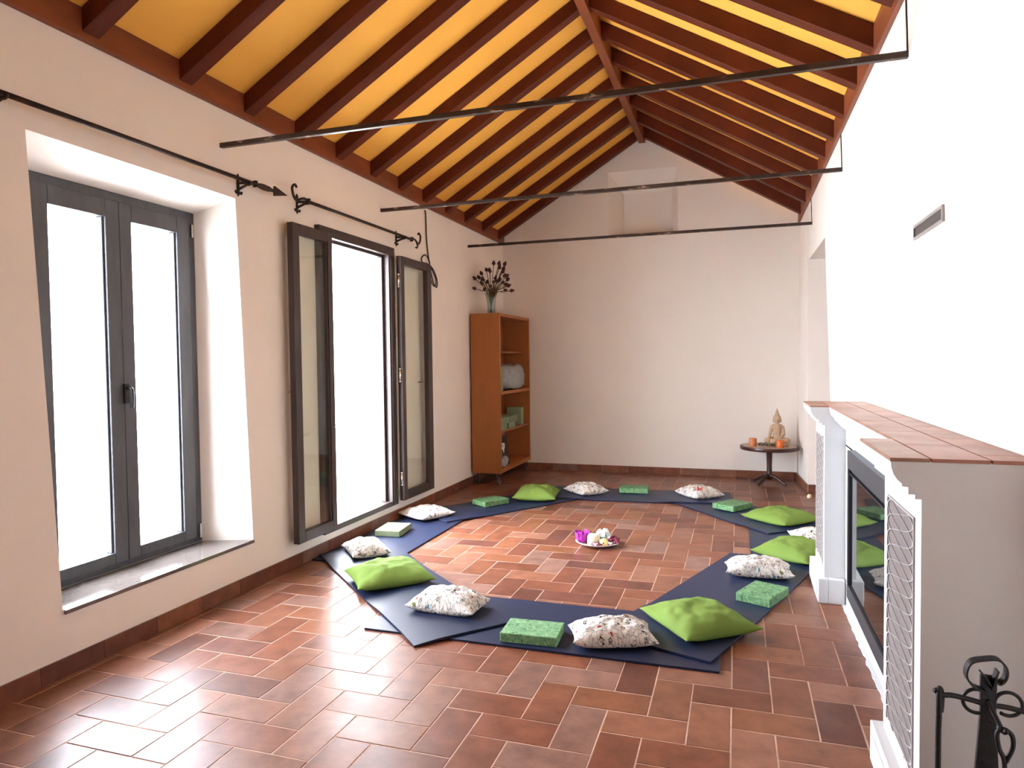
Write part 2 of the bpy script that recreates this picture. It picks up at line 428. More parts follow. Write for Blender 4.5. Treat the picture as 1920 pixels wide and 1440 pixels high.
q((NO[3][0], yb, NO[3][1]), (NO[2][0], yb, NO[2][1]), (NO[2][0], yb, ztop(NO[2][0])), (XR, yb, ztop(XR) + .2), (NO[3][0], yb, ztop(NO[3][0])))
for k in range(4):
    a, b, c, d = NO[k], NO[(k + 1) % 4], NI[(k + 1) % 4], NI[k]
    q((a[0], yb, a[1]), (b[0], yb, b[1]), (c[0], yb + ND, c[1]), (d[0], yb + ND, d[1]))
q(*[(p[0], yb + ND, p[1]) for p in NI])
bmesh.ops.remove_doubles(bm, verts=bm.verts, dist=1e-5)
tag(obj('wall_back', bm, M['plaster']), 'white gable wall with a shallow splayed niche high up', 'wall', kind='structure')

# wall behind the camera
bm = BM(); prism(bm, [(-.45, -.1), (4.1, -.1), (4.1, 3.05), (XR, 4.45), (-.45, 3.0)], Y0 - .25, Y0, 'y')
tag(obj('wall_front', bm, M['plaster']), 'white gable wall behind the camera', 'wall', kind='structure')

# right wall: long leaning part with the fireplace, doorway, end pier
bm = BM()
YD0, YD1 = 6.56, 7.945       # doorway
prism(bm, [(wx(-.05), -.05), (4.3, -.05), (4.3, 3.25), (wx(3.25), 3.25)], Y0 - .2, YD0, 'y')
prism(bm, [(wx(2.49), 2.49), (4.3, 2.49), (4.3, 3.25), (wx(3.25), 3.25)], YD0, YD1, 'y')
hexa(bm, [(3.715, YD1, -.05), (4.3, YD1, -.05), (4.3, D + .2, -.05), (3.655, D + .2, -.05), (3.70, YD1, 3.25), (4.3, YD1, 3.25), (4.3, D + .2, 3.25), (3.70, D + .2, 3.25)])
tag(obj('wall_right', bm, M['plaster']), 'bright white wall carrying the fireplace, with a doorway at its far end', 'wall', kind='structure')
bm = BM()
box(bm, 4.95, 6.3, -.1, 5.1, 8.2, 2.8); box(bm, 4.3, 6.3, 2.6, 5.1, 8.2, 2.75); box(bm, 4.3, 6.2, -.1, 5.1, 6.35, 2.75); box(bm, 4.3, 8.1, -.1, 5.1, 8.25, 2.75)
tag(obj('wall_passage', bm, M['plaster']), 'white walls of the passage behind the right doorway', 'wall', kind='structure')

# ------------------------------------------------------------------ baseboards (terracotta skirting)
def skirting(name, runs, label):
    bm = BM(); cl = bm.loops.layers.float_color.new('tone')
    for (p, qq, n) in runs:
        p = Vector(p); qq = Vector(qq); L = (qq - p).length; t = (qq - p).normalized(); nn = Vector(n); k = max(1, round(L / .33))
        for i in range(k):
            a = p + t * (L * i / k + .0015); b = p + t * (L * (i + 1) / k - .0015)
            vs = hexa(bm, [a, b, b + nn * .012, a + nn * .012] + [v + Vector((0, 0, .086)) for v in (a, b, b + nn * .012, a + nn * .012)])
            c = tone()
            for f in {f for v in vs for f in v.link_faces}:
                for l in f.loops: l[cl] = c
    tag(obj(name, bm, M['tile']), label, 'baseboard', kind='structure')
skirting('baseboard_left', [((0, Y0, 0), (0, D, 0), (1, 0, 0))], 'terracotta tile skirting along the window wall')
skirting('baseboard_back', [((.012, D, 0), (3.64, D, 0), (0, -1, 0))], 'terracotta tile skirting along the gable wall')
skirting('baseboard_right', [((3.714, YD1, 0), (3.656, D, 0), (-1, 0, 0)), ((3.715, YD1, 0), (4.3, YD1, 0), (0, -1, 0)), ((wx(0), 4.88, 0), (wx(0), YD0, 0), (-1, 0, 0)), ((wx(0), Y0, 0), (wx(0), 2.15, 0), (-1, 0, 0))], 'terracotta tile skirting along the fireplace wall')

# ------------------------------------------------------------------ roof
bm = BM()
T = .06
hexa(bm, [(-.1, Y0, zl(-.1) + BD), (XR, Y0, zl(XR) + BD), (XR, D + .05, zl(XR) + BD), (-.1, D + .05, zl(-.1) + BD)] + [(-.1, Y0, zl(-.1) + BD + T), (XR, Y0, zl(XR) + BD + T), (XR, D + .05, zl(XR) + BD + T), (-.1, D + .05, zl(-.1) + BD + T)])
hexa(bm, [(XR, Y0, zr(XR) + BR), (3.95, Y0, zr(3.95) + BR), (3.95, D + .05, zr(3.95) + BR), (XR, D + .05, zr(XR) + BR)] + [(XR, Y0, zr(XR) + BR + T), (3.95, Y0, zr(3.95) + BR + T), (3.95, D + .05, zr(3.95) + BR + T), (XR, D + .05, zr(XR) + BR + T)])
tag(obj('ceiling', bm, M['board']), 'ochre yellow boards of the pitched ceiling between the rafters', 'ceiling', kind='structure')

bm = BM(); box(bm, XR - .0377, Y0, ZR, XR + .0377, D - .005, 4.345)
o = obj('ridge_beam', bm, M['ridge'], bevel=.004); tag(o, 'long reddish ridge beam running along the peak of the ceiling', 'beam')
bm = BM(); prism(bm, [(-.02, 3.005), (.032, 3.005), (.032, zl(.032) + BD - .004), (-.02, zl(-.02) + BD - .004)], Y0, D - .004)
o = obj('wall_plate', bm, M['ridge'], bevel=.003); tag(o, 'brown wooden wall plate along the eaves above the windows', 'beam', group='wall plates under the rafters')
bm = BM(); prism(bm, [(3.672, 3.035), (3.73, 3.035), (3.73, zr(3.73) + BR - .004), (3.672, zr(3.672) + BR - .004)], Y0, D - .004)
o = obj('wall_plate', bm, M['ridge'], bevel=.003); tag(o, 'brown wooden wall plate along the eaves above the fireplace', 'beam', group='wall plates under the rafters')

FOOT = [8.50, 7.92, 7.34, 6.79, 6.24, 5.725, 5.22, 4.69, 4.175, 3.65, 3.12, 2.52, 2.03, 1.49]
ORD = ['nearest', 'second', 'third', 'fourth', 'fifth', 'sixth', 'seventh', 'eighth', 'ninth', 'tenth', 'eleventh', 'twelfth', 'thirteenth', 'fourteenth', 'fifteenth', 'sixteenth', 'seventeenth', 'eighteenth', 'nineteenth']
RW = .094
for side in ('left', 'right'):
    for k, y in enumerate(FOOT):
        if side == 'left':
            xa, xb = .02, XR - .034; ya, yb2 = y, y + .09; fz = zl; dp = BD
        else:
            xa, xb = 3.685, XR + .034; ya, yb2 = y - .10, y + .11; fz = zr; dp = BR
        ya = min(ya, D - RW - .01); yb2 = min(yb2, D - RW - .006)
        bm = BM()
        hexa(bm, [(xa, ya, fz(xa)), (xb, yb2, fz(xb)), (xb, yb2 + RW, fz(xb)), (xa, ya + RW, fz(xa)),
                  (xa, ya, fz(xa) + dp - .003), (xb, yb2, fz(xb) + dp - .003), (xb, yb2 + RW, fz(xb) + dp - .003), (xa, ya + RW, fz(xa) + dp - .003)])
        where = 'window-side slope' if side == 'left' else 'fireplace-side slope'
        lab = ('dark red-brown rafter on the %s, against the gable wall' % where) if k == 0 else ('dark red-brown rafter on the %s, %s from the gable wall' % (where, ORD[k]))
        base = (xa, ya, fz(xa))
        o = obj('rafter', bm, M['rafter'], base=base, bevel=.004); tag(o, lab, 'rafter', group='rafters of the ceiling')

# tie rods across the room
for k, (y, z, how) in enumerate(((3.473, 2.781, 'nearest the camera'), (5.454, 2.791, 'in the middle of the three'), (7.522, 2.793, 'closest to the gable wall'))):
    t = thing('tie_rod', 'thin dark iron tie rod spanning the room, %s' % how, 'tie rod', (0, y, z), group='iron tie rods')
    bm = BM(); box(bm, -.01, y - .014, z - .014, wx(z) + .004, y + .014, z + .014); obj('bar', bm, M['tie'], t, bevel=.002)
    bm = BM(); tube(bm, [(wx(z) - .004, y - .01, z + .01), (wx(2.85) - .004, y - .012, 2.86), (wx(3.04) - .004, y - .014, 3.04)], .0035, 6); obj('wall_line', bm, M['tie'], t)  # thin line up the wall above the rod end

# ------------------------------------------------------------------ window 1 (closed casement in deep recess)
w1 = thing('window_1', 'tall closed double casement window in a deep white recess', 'window', (-.3, 2.98, .305), kind='structure')
fx0, fx1 = -.37, -.30
bm = BM()
box(bm, fx0, 2.405, .31, fx1, 2.47, 2.41); box(bm, fx0, 3.495, .31, fx1, 3.56, 2.41)
box(bm, fx0, 2.47, 2.345, fx1, 3.495, 2.41); box(bm, fx0, 2.47, .31, fx1, 3.495, .36)
obj('frame', bm, M['win_grey'], w1, bevel=.004)
for (a, b, ga, gb) in ((2.468, 2.982, 2.565, 2.895), (2.984, 3.497, 3.065, 3.40)):
    lf = BM(); lx0, lx1 = -.36, -.285
    box(lf, lx0, a, .345, lx1, ga, 2.36); box(lf, lx0, gb, .345, lx1, b, 2.36)
    box(lf, lx0, ga, 2.262, lx1, gb, 2.36); box(lf, lx0, ga, .345, lx1, gb, .408)
    # glazing bead
    for (p, r) in ((ga, 1), (gb, -1)): box(lf, -.345, min(p, p + r * .012), .408, -.30, max(p, p + r * .012), 2.262)
    c = obj('casement', lf, M['win_grey'], w1, bevel=.004)
    bm = BM(); box(bm, -.334, ga, .408, -.328, gb, 2.262); obj('pane', bm, M['glass'], c)
bm = BM()
box(bm, -.286, 2.975, 1.235, -.272, 3.005, 1.345); tube(bm, smoothpath([(-.272, 2.99, 1.32), (-.245, 2.99, 1.32), (-.236, 2.99, 1.30), (-.238, 2.992, 1.25), (-.242, 2.992, 1.21)], 5), .010, 8)
obj('handle', bm, M['iron'], w1, smooth=False)
bm = BM(); box(bm, -.287, 3.51, 2.25, -.276, 3.525, 2.33); box(bm, -.287, 3.515, .34, -.276, 3.53, .43); obj('hinge', bm, M['steel'], w1)
bm = BM()
hexa(bm, [(-.305, 2.412, .288), (.014, 2.352, .288), (.014, 3.673, .288), (-.305, 3.553, .288), (-.305, 2.412, .309), (.014, 2.352, .309), (.014, 3.673, .309), (-.305, 3.553, .309)])
obj('sill', bm, M['sill'], w1, bevel=.003)
# slim wire grille outside the glass
gr = thing('window_grille', 'thin iron wire grille outside the closed casement window', 'grille', (-.47, 2.98, .3))
bm = BM()
for y in (2.62, 2.86, 3.10, 3.30): tube(bm, [(-.47, y, .3), (-.47, y, 2.4)], .0022, 5)
for z in (.85, 1.27): tube(bm, [(-.47, 2.42, z), (-.47, 3.54, z)], .0022, 5)
obj('wires', bm, M['vent'], gr)

# ------------------------------------------------------------------ door 1 (french window, leaves folded back on the wall)
d1 = thing('door_1', 'dark wooden french window with both glazed leaves folded back on the wall', 'window', (0, 5.02, .15), kind='structure')
bm = BM()
box(bm, -.06, 4.43, .15, .042, 4.54, 2.48); box(bm, -.06, 5.50, .15, .042, 5.612, 2.48)
box(bm, -.06, 4.54, 2.405, .042, 5.50, 2.48); box(bm, -.06, 4.54, .15, .042, 5.50, .195)
box(bm, -.06, 4.54, 2.38, -.01, 5.50, 2.405)                       # rebates
box(bm, -.06, 5.465, .195, -.01, 5.50, 2.405); box(bm, -.06, 4.54, .195, -.01, 4.56, 2.405)
for y in (5.515, 5.55, 5.585): box(bm, .042, y, .16, .05, y + .012, 2.40)
obj('frame', bm, M['win_wood'], d1, bevel=.004)
bm = BM()
for y in (5.532, 5.568): box(bm, .042, y, .2, .046, y + .006, 2.38)
obj('seal_strip', bm, M['steel'], d1)
def leaf(a, b, z0, z1, hy, stile_a, stile_b):
    lf = BM(); x0, x1 = .05, .098
    box(lf, x0, a, z0, x1, a + stile_a, z1); box(lf, x0, b - stile_b, z0, x1, b, z1)
    box(lf, x0, a + stile_a, z1 - .072, x1, b - stile_b, z1); box(lf, x0, a + stile_a, z0, x1, b - stile_b, z0 + .075)
    ga, gb = a + stile_a, b - stile_b
    box(lf, x0 + .012, ga, z0 + .075, x1 - .012, ga + .010, z1 - .072); box(lf, x0 + .012, gb - .010, z0 + .075, x1 - .012, gb, z1 - .072)
    o = obj('door_leaf', lf, M['win_wood'], d1, bevel=.004)
    p = BM(); box(p, .071, ga, z0 + .075, .077, gb, z1 - .072); obj('pane', p, M['leaf_glass'], o)
    h = BM(); box(h, .044, hy - .012, 1.17, .05, hy + .012, 1.30); tube(h, [(.047, hy, 1.25), (.024, hy, 1.25)], .008, 8)
    tube(h, [(.024, hy, 1.25), (.022, hy + (.11 if hy < 5 else -.11), 1.25)], .008, 8); obj('lever_handle', h, M['steel'], o)
leaf(4.03, 4.515, .187, 2.42, 4.055, .075, .06)
leaf(5.625, 6.275, .178, 2.413, 6.20, .066, .10)
for z in (.38, 1.33, 2.19):
    bm = BM(); tube(bm, [(.075, 5.618, z - .05), (.075, 5.618, z + .05)], .011, 10); ball(bm, (.075, 5.618, z + .055), .012); ball(bm, (.075, 5.618, z - .055), .012)
    obj('hinge', bm, M['steel'], d1, smooth=True)

# terrace outside
bm = BM(); box(bm, -9, -5, -.25, -WT, 14, -.08)
tag(obj('terrace', bm, M['terrace']), 'sunlit pale terrace outside the windows', 'terrace', kind='structure')

# ------------------------------------------------------------------ curtain rods
def bracket(bm, y, z):
    box(bm, .0, y - .009, z - .060, .008, y + .009, z + .035)                        # wall strap
    prism(bm, [(y - .014, z + .035), (y, z + .058), (y + .014, z + .035)], 0, .008, 'x')
    tube(bm, smoothpath([(.006, y - .028, z - .050), (.008, y - .022, z - .066), (.008, y, z - .058), (.008, y + .022, z - .066), (.008, y + .028, z - .050)], 4), .006, 6)
    prism(bm, [(y - .010, z - .062), (y, z - .084), (y + .010, z - .062)], 0, .008, 'x')
    tube(bm, [(.004, y, z - .040), (.05, y, z - .024), (.085, y, z - .012)], .009, 6)
    tube(bm, [(.004, y, z - .0), (.085, y, z - .004)], .009, 6)
    tube(bm, arc((.085, y, z), .020, PI, 2 * PI, 8), .007, 6)
def curtain_rod(name, label, y0, y1, yb0, yb1, z, fin):
    t = thing(name, label, 'curtain rod', (.085, (y0 + y1) / 2, z), group='wrought iron curtain rods')
    bm = BM(); tube(bm, [(.085, y0, z), (.085, y1, z)], .0125, 10); obj('rod', bm, M['iron_brown'], t, smooth=True)
    for y in (yb0, yb1):
        bm = BM(); bracket(bm, y, z); obj('bracket', bm, M['iron_brown'], t)
    for y, s in ((y0, -1), (y1, 1)):
        bm = BM(); P = lambda a, dz=0, dx=0: (.085 + dx, y + s * a, z + dz)
        box(bm, .072, min(P(.0)[1], P(.016)[1]), z - .018, .098, max(P(.0)[1], P(.016)[1]), z + .022)
        if fin == 'arrow':
            tube(bm, [P(.0), P(.03), P(.08), P(.13), P(.16), P(.19)], .01, 8, radii=[.012, .014, .021, .019, .013, .012])
            prism(bm, [(P(.19)[1], z - .033), (P(.195)[1], z + .033), (P(.33)[1], z)], .079, .091, 'x')
        else:
            up = smoothpath([P(0), P(.05, .012), P(.10, .0), P(.15, -.02), P(.185, .01), P(.195, .06), P(.165, .085), P(.145, .07)], 5)
            tube(bm, up, .009, 8)
            if s > 0: tube(bm, smoothpath([P(.10, .0), P(.13, -.035), P(.12, -.06), P(.095, -.062)], 5), .009, 8)
        obj('finial', bm, M['iron_brown'], t)
curtain_rod('curtain_rod', 'black wrought iron curtain rod with arrowhead tip over the closed casement window', 2.03, 3.665, 2.10, 3.61, 2.588, 'arrow')
curtain_rod('curtain_rod', 'black wrought iron curtain rod with scroll ends over the open french window', 4.25, 5.87, 4.22, 5.72, 2.60, 'scroll')

# ------------------------------------------------------------------ cable hung from the middle tie rod
bm = BM()
P = smoothpath([(.04, 5.46, 2.79), (.03, 5.9, 2.80), (.012, 6.28, 2.90), (.012, 6.33, 2.965), (.012, 6.35, 2.92), (.012, 6.36, 2.70), (.015, 6.39, 2.52), (.03, 6.39, 2.44), (.03, 6.34, 2.50), (.03, 6.27, 2.515), (.03, 6.20, 2.475), (.03, 6.22, 2.435),
                (.03, 6.33, 2.435), (.03, 6.46, 2.40), (.03, 6.56, 2.30), (.03, 6.55, 2.22), (.03, 6.47, 2.26), (.03, 6.40, 2.38), (.03, 6.38, 2.42), (.03, 6.45, 2.38), (.03, 6.53, 2.30), (.03, 6.52, 2.23), (.03, 6.45, 2.24), (.03, 6.39, 2.32), (.03, 6.375, 2.42), (.03, 6.40, 2.30), (.03, 6.40, 2.24), (.03, 6.34, 2.18)], 7)
P = [Vector((max(p.x, .009), p.y, p.z)) for p in P]
tube(bm, P[21:], .0065, 6)
o = obj('cable', bm, M['cable'], smooth=True); tag(o, 'coiled black cable hanging on the wall at the french window corner', 'cable')

# ------------------------------------------------------------------ vent on the right wall
v = thing('air_vent', 'narrow grey air vent slot high on the bright right wall', 'vent', (wx(1.99), 3.21, 1.99))
bm = BM(); X = wx(1.99)
box(bm, X - .010, 2.99, 2.008, X + .02, 3.436, 2.022); box(bm, X - .010, 2.99, 1.958, X + .02, 3.436, 1.968); box(bm, X - .010, 2.99, 1.968, X + .02, 3.0, 2.008); box(bm, X - .010, 3.426, 1.968, X + .02, 3.436, 2.008)
obj('frame', bm, M['vent'], v, bevel=.001)
bm = BM(); box(bm, X - .003, 3.0, 1.968, X + .02, 3.426, 2.008); obj('slot', bm, M['vent_dark'], v)

# ------------------------------------------------------------------ fireplace
YN0, YN1, YF0, YF1, ZM = 2.17, 2.67, 4.40, 4.86, 1.157
fp = thing('fireplace', 'white plastered fireplace with tiled mantel and glazed firebox', 'fireplace', (3.65, 3.5, 0))
def cove(x0, z0, x1, z1, n=6):
    return [(x1 + (x0 - x1) * (1 - math.cos(PI / 2 * i / n)), z1 + (z0 - z1) * math.sin(PI / 2 * i / n)) for i in range(n + 1)][::-1]
XC = 3.481
colp = [(wx(0) + .08, 0), (XC, 0), (XC, 1.048), (3.465, 1.048), (3.465, 1.061), (3.448, 1.061), (3.448, 1.081), (3.432, 1.083), (3.432, 1.09), (3.420, 1.102), (3.411, 1.116), (3.405, 1.135), (3.403, ZM - .002), (wx(1.16) + .08, ZM - .002)]
def lattice(t, ya, yb):
    # flush panel, its recess shade painted in, with an interlaced raised lattice
    za, zb = .215, .975
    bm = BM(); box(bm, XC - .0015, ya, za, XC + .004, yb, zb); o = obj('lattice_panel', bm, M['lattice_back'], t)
    bm = BM(); box(bm, XC - .005, ya - .006, za - .006, XC, ya, zb + .006); box(bm, XC - .005, yb, za - .006, XC, yb + .006, zb + .006)
    box(bm, XC - .005, ya, zb, XC, yb, zb + .006)
    n = 110; w = (yb - ya); c = (ya + yb) / 2
    for ph in (0, PI / 2, PI, 3 * PI / 2):
        pts = [(XC - .003, c + w * .49 * math.sin(ph + 2 * PI * (za + (zb - za) * i / n) / .20), za + (zb - za) * i / n) for i in range(n + 1)]
        tube(bm, pts, .004, 4, flat=(.009, .004, (0, 1, 0)))
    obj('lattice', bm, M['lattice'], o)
for (a, b, lp) in ((YN0, YN1, (2.245, 2.60)), (YF0, YF1, (4.46, 4.80))):
    bm = BM(); prism(bm, colp, a, b); c = obj('column', bm, M['fire_plaster'], fp)
    bm = BM()
    pa, pb = (a, b + .035) if a < 3 else (a - .04, b)
    box(bm, 3.445, pa, 0, XC + .02, pb, .145)
    if a < 3: box(bm, XC + .02, b - .01, 0, 3.59, pb, .145)
    else: box(bm, XC + .02, pa, 0, 3.59, a + .01, .145)
    box(bm, 3.438, pa + .05, .03, 3.447, pb - .05, .115)
    obj('plinth', bm, M['fire_plaster'], fp, bevel=.006)
    lattice(fp, *lp)
# recessed breast around the firebox
recp = [(wx(1.0) + .08, .93), (3.594, .93), (3.594, 1.027), (3.58, 1.034), (3.562, 1.052), (3.545, 1.072), (3.532, 1.083), (3.528, 1.098), (3.516, 1.106), (3.508, 1.125), (3.503, ZM - .002), (wx(1.16) + .08, ZM - .002)]
bm = BM(); prism(bm, recp, YN1 - .01, YF0 + .01)
prism(bm, [(wx(0) + .08, 0), (3.594, 0), (3.594, .15), (wx(.1) + .08, .15)], YN1 - .01, YF0 + .01)
box(bm, 3.594, YN1 - .01, .145, 3.80, 2.82, .94); box(bm, 3.594, 4.05, .145, 3.80, YF0 + .01, .94)
obj('breast', bm, M['fire_plaster'], fp)
bm = BM()
n = 60; A = []; 
for i in range(n + 1):
    y = 2.70 + (4.37 - 2.70) * i / n
    A.append((3.572 - .008 * noise.noise(Vector((y * 14, 0, 3))) - .004 * noise.noise(Vector((y * 40, 1, 3))), y))
prism(bm, [(3.60, 2.70)] + A + [(3.60, 4.37)], 0, .006, 'z')
obj('plaster_skirt', bm, M['fire_plaster'], fp)
# firebox frame and glass
bm = BM(); X0, X1 = 3.555, 3.63
YA, YB, ZA, ZB = 2.80, 4.065, .145, .948
box(bm, X0, YA, ZB - .095, X1, YB, ZB); box(bm, X0, YA, ZA, X1, YB, ZA + .075); box(bm, X0, YA, ZA + .075, X1, YA + .03, ZB - .095); box(bm, X0, YB - .03, ZA + .075, X1, YB, ZB - .095)
fr = obj('firebox_frame', bm, M['firebox'], fp, bevel=.004)
bm = BM(); box(bm, X0 + .006, YA + .03, ZB - .125, X0 + .02, YB - .03, ZB - .118); box(bm, X0 + .02, YA + .03, ZA + .07, X0 + .055, YB - .03, ZB - .09)
obj('inner_frame', bm, M['black'], fr)
bm = BM(); box(bm, X0 + .012, YA + .03, ZA + .075, X0 + .017, YB - .03, ZB - .125); obj('glass_door', bm, M['fire_glass'], fr)
# tiled mantel
bm = BM(); cl = bm.loops.layers.float_color.new('tone')
def mt(x0, y0, x1, y1):
    g = .0018
    vs = box(bm, x0 + g, y0 + g, ZM - .004, x1 - g, y1 - g, ZM + .007)
    c = tone(); c = ((.30) * random.uniform(.93, 1.07), .150 * random.uniform(.95, 1.05), .100, 1)
    for f in {f for v_ in vs for f in v_.link_faces}:
        for l in f.loops: l[cl] = c
mt(3.399, YN0 - .004, 3.503, YN1); mt(3.399, YF0, 3.503, YF1 + .004)
XW = wx(ZM) - .001
ys = [YN0 - .004, 2.50, 2.94, 3.38, 3.82, 4.26, YF1 + .004]
for a, b in zip(ys, ys[1:]): mt(3.503, a, 3.648, b)
ys = [YN0 - .004, 2.28, 2.72, 3.16, 3.60, 4.04, 4.48, YF1 + .004]
for a, b in zip(ys, ys[1:]): mt(3.648, a, XW, b)
obj('mantel_tiles', bm, M['tile'], fp, bevel=.002)

# ------------------------------------------------------------------ fire tools
FX, FY = 3.577, 1.95
ft = thing('fire_tool_stand', 'black wrought iron fire tool stand with ring handle beside the fireplace', 'fire tools', (FX, FY, 0))
bm = BM()
tube(bm, [(FX, FY, .02), (FX, FY, .35), (FX + .002, FY, .56), (FX + .003, FY, .66)], .01, flat=(.034, .012, (1, 0, 0)), radii=[2.1, 1.75, 1.0, 1.05])
obj('post', bm, M['iron'], ft, bevel=.002)
bm = BM()
st = smoothpath([(FX - .008, FY - .01, .625), (FX - .035, FY - .012, .636), (FX - .050, FY - .014, .662), (FX - .040, FY - .014, .694), (FX - .008, FY - .014, .706), (FX + .018, FY - .014, .708), (FX + .034, FY - .014, .690), (FX + .034, FY - .012, .664), (FX + .022, FY - .01, .648), (FX + .012, FY - .01, .654)], 6)
tube(bm, st, .01, flat=(.026, .004, (0, 1, 0)))
tube(bm, [(FX - .018, FY - .012, .672), (FX - .004, FY - .012, .655), (FX + .004, FY - .01, .64)], .01, flat=(.02, .004, (0, 1, 0)))
tube(bm, [(FX + .016, FY - .016, .682), (FX + .010, FY - .014, .655), (FX + .006, FY - .01, .63)], .01, flat=(.024, .004, (0, 1, 0)))
obj('carrying_handle', bm, M['iron'], ft)
bm = BM()
tube(bm, smoothpath([(FX - .116, FY - .01, .612), (FX - .10, FY - .008, .600), (FX - .075, FY - .004, .600), (FX - .03, FY, .592), (FX, FY, .586), (FX + .05, FY, .584), (FX + .10, FY - .004, .574), (FX + .14, FY - .01, .548), (FX + .15, FY - .01, .562)], 5), .0065, 8)
tube(bm, smoothpath([(FX, FY + .0, .60), (FX + .008, FY - .03, .575), (FX + .016, FY - .06, .552), (FX + .020, FY - .075, .562)], 4), .006, 8)
obj('hook_bar', bm, M['iron'], ft, smooth=True)
bm = BM()
for s, cx, cz, r in ((-1, -.022, .592, .030), (1, .045, .594, .029)):
    tube(bm, arc((FX + cx, FY - .002, cz), r, .35 if s < 0 else -2.2, (2 * PI - .35) if s < 0 else PI, 22), .0045, 7)
obj('ring', bm, M['iron'], ft, smooth=True)
bm = BM(); box(bm, FX - .11, FY - .10, 0, FX + .11, FY + .10, .018); obj('base', bm, M['iron'], ft, bevel=.004)
def hung_tool(name, label, x, y, z, kind):
    t = thing(name, label, 'fire tool', (x, y, z - .5), group='fire tools on the stand')
    bm = BM()
    tube(bm, smoothpath([(x + .004, y + .010, z - .05), (x + .006, y + .010, z - .01), (x, y + .002, z + .012), (x - .004, y - .009, z - .004), (x - .004, y - .008, z - .06), (x - .003, y, z - .12), (x - .003, y, z - .30), (x - .003, y, z - .44)], 5), .0072, 8)
    obj('shaft', bm, M['iron'], t, smooth=True)
    bm = BM()
    if kind == 'poker': tube(bm, smoothpath([(x - .003, y, z - .43), (x - .003, y, z - .50), (x + .02, y, z - .52)], 4), .006, 8)
    else: box(bm, x - .04, y - .006, z - .55, x + .034, y + .002, z - .43)
    obj('tip' if kind == 'poker' else 'shovel_blade', bm, M['iron'], t)
hung_tool('poker', 'black iron poker hooked on the left end of the fire tool stand', FX - .103, FY - .007, .602, 'poker')
t = thing('ash_shovel', 'black iron ash shovel with loop handle hanging in front of the stand post', 'fire tool', (FX + .015, FY - .06, .05), group='fire tools on the stand')
bm = BM()
tube(bm, smoothpath([(FX + .022, FY - .06, .478), (FX + .036, FY - .06, .515), (FX + .034, FY - .06, .545), (FX + .016, FY - .06, .558), (FX + .004, FY - .06, .545), (FX + .008, FY - .06, .51), (FX + .020, FY - .06, .472), (FX + .018, FY - .055, .36), (FX + .014, FY - .05, .15)], 6), .0055, 8)
obj('shaft', bm, M['iron'], t, smooth=True)
bm = BM(); box(bm, FX - .03, FY - .056, .04, FX + .055, FY - .048, .17); obj('shovel_blade', bm, M['iron'], t, bevel=.003)

# ------------------------------------------------------------------ yoga mats
TH = .012
def rect(c, d, L, Wd, side):
    """corner c, unit dir d, length L, width Wd to the left (+1) or right (-1)"""
    d = Vector((d[0], d[1])).normalized(); p = Vector((-d.y, d.x)) * side
    return Vector((c[0], c[1])), d, p, L, Wd
MATS = {
    1: rect((1.068, 3.235), (1, .003), 1.845, .655, 1),
    2: rect((1.437, 3.094), (-.742, .671), 1.90, .575, -1),
    3: rect((.025, 4.275), (0, 1), 1.85, .60, -1),
    4: rect((.535, 5.575), (.552, .834), 1.87, .62, 1),
    5: rect((1.10, 6.86), (.996, .085), 1.88, .66, 1),
    6: rect((3.232, 5.905), (-.61, .79), 1.80, .62, -1),
    7: rect((3.085, 4.95), (0, 1), 1.85, .60, -1),
    8: rect((2.872, 3.306), (.338, .941), 1.87, .60, 1),
}
BELOW = {1: [], 3: [], 7: [], 2: [1, 3], 8: [1, 7], 4: [3], 6: [7], 5: [4, 6]}
def mat_dist(k, x, y):
    c, d, p, L, Wd = MATS[k]; v_ = Vector((x, y)) - c; a = v_.dot(d); b = v_.dot(p)
    dx = max(-a, a - L, 0); dy = max(-b, b - Wd, 0); return math.hypot(dx, dy)
def drape(k, x, y):
    z = 0
    for l in BELOW[k]:
        dd = mat_dist(l, x, y)
        if dd < .2: z = max(z, (TH + .0006 + drape(l, x, y)) * (1 - (dd / .2) ** 2 * (3 - 2 * dd / .2)) if dd > 0 else TH + .0006 + drape(l, x, y))
    return z
def top_z(x, y):
    z = 0
    for k in MATS:
        if mat_dist(k, x, y) == 0: z = max(z, TH + drape(k, x, y))
    return z
MLAB = {1: 'navy yoga mat nearest the camera, under the green block and a doodle-print pillow',
        2: 'navy yoga mat slanting at the near left of the ring, under a lime cushion',
        3: 'navy yoga mat along the window wall, shining blue before the french window',
        4: 'navy yoga mat at the far left of the ring before the bookcase',
        5: 'navy yoga mat lying parallel to the gable wall at the back of the ring',
        6: 'navy yoga mat slanting at the far right of the ring toward the table',
        7: 'navy yoga mat beside the fireplace wall, mostly hidden by pillows and the fireplace',
        8: 'navy yoga mat slanting at the near right of the ring beside the fireplace'}
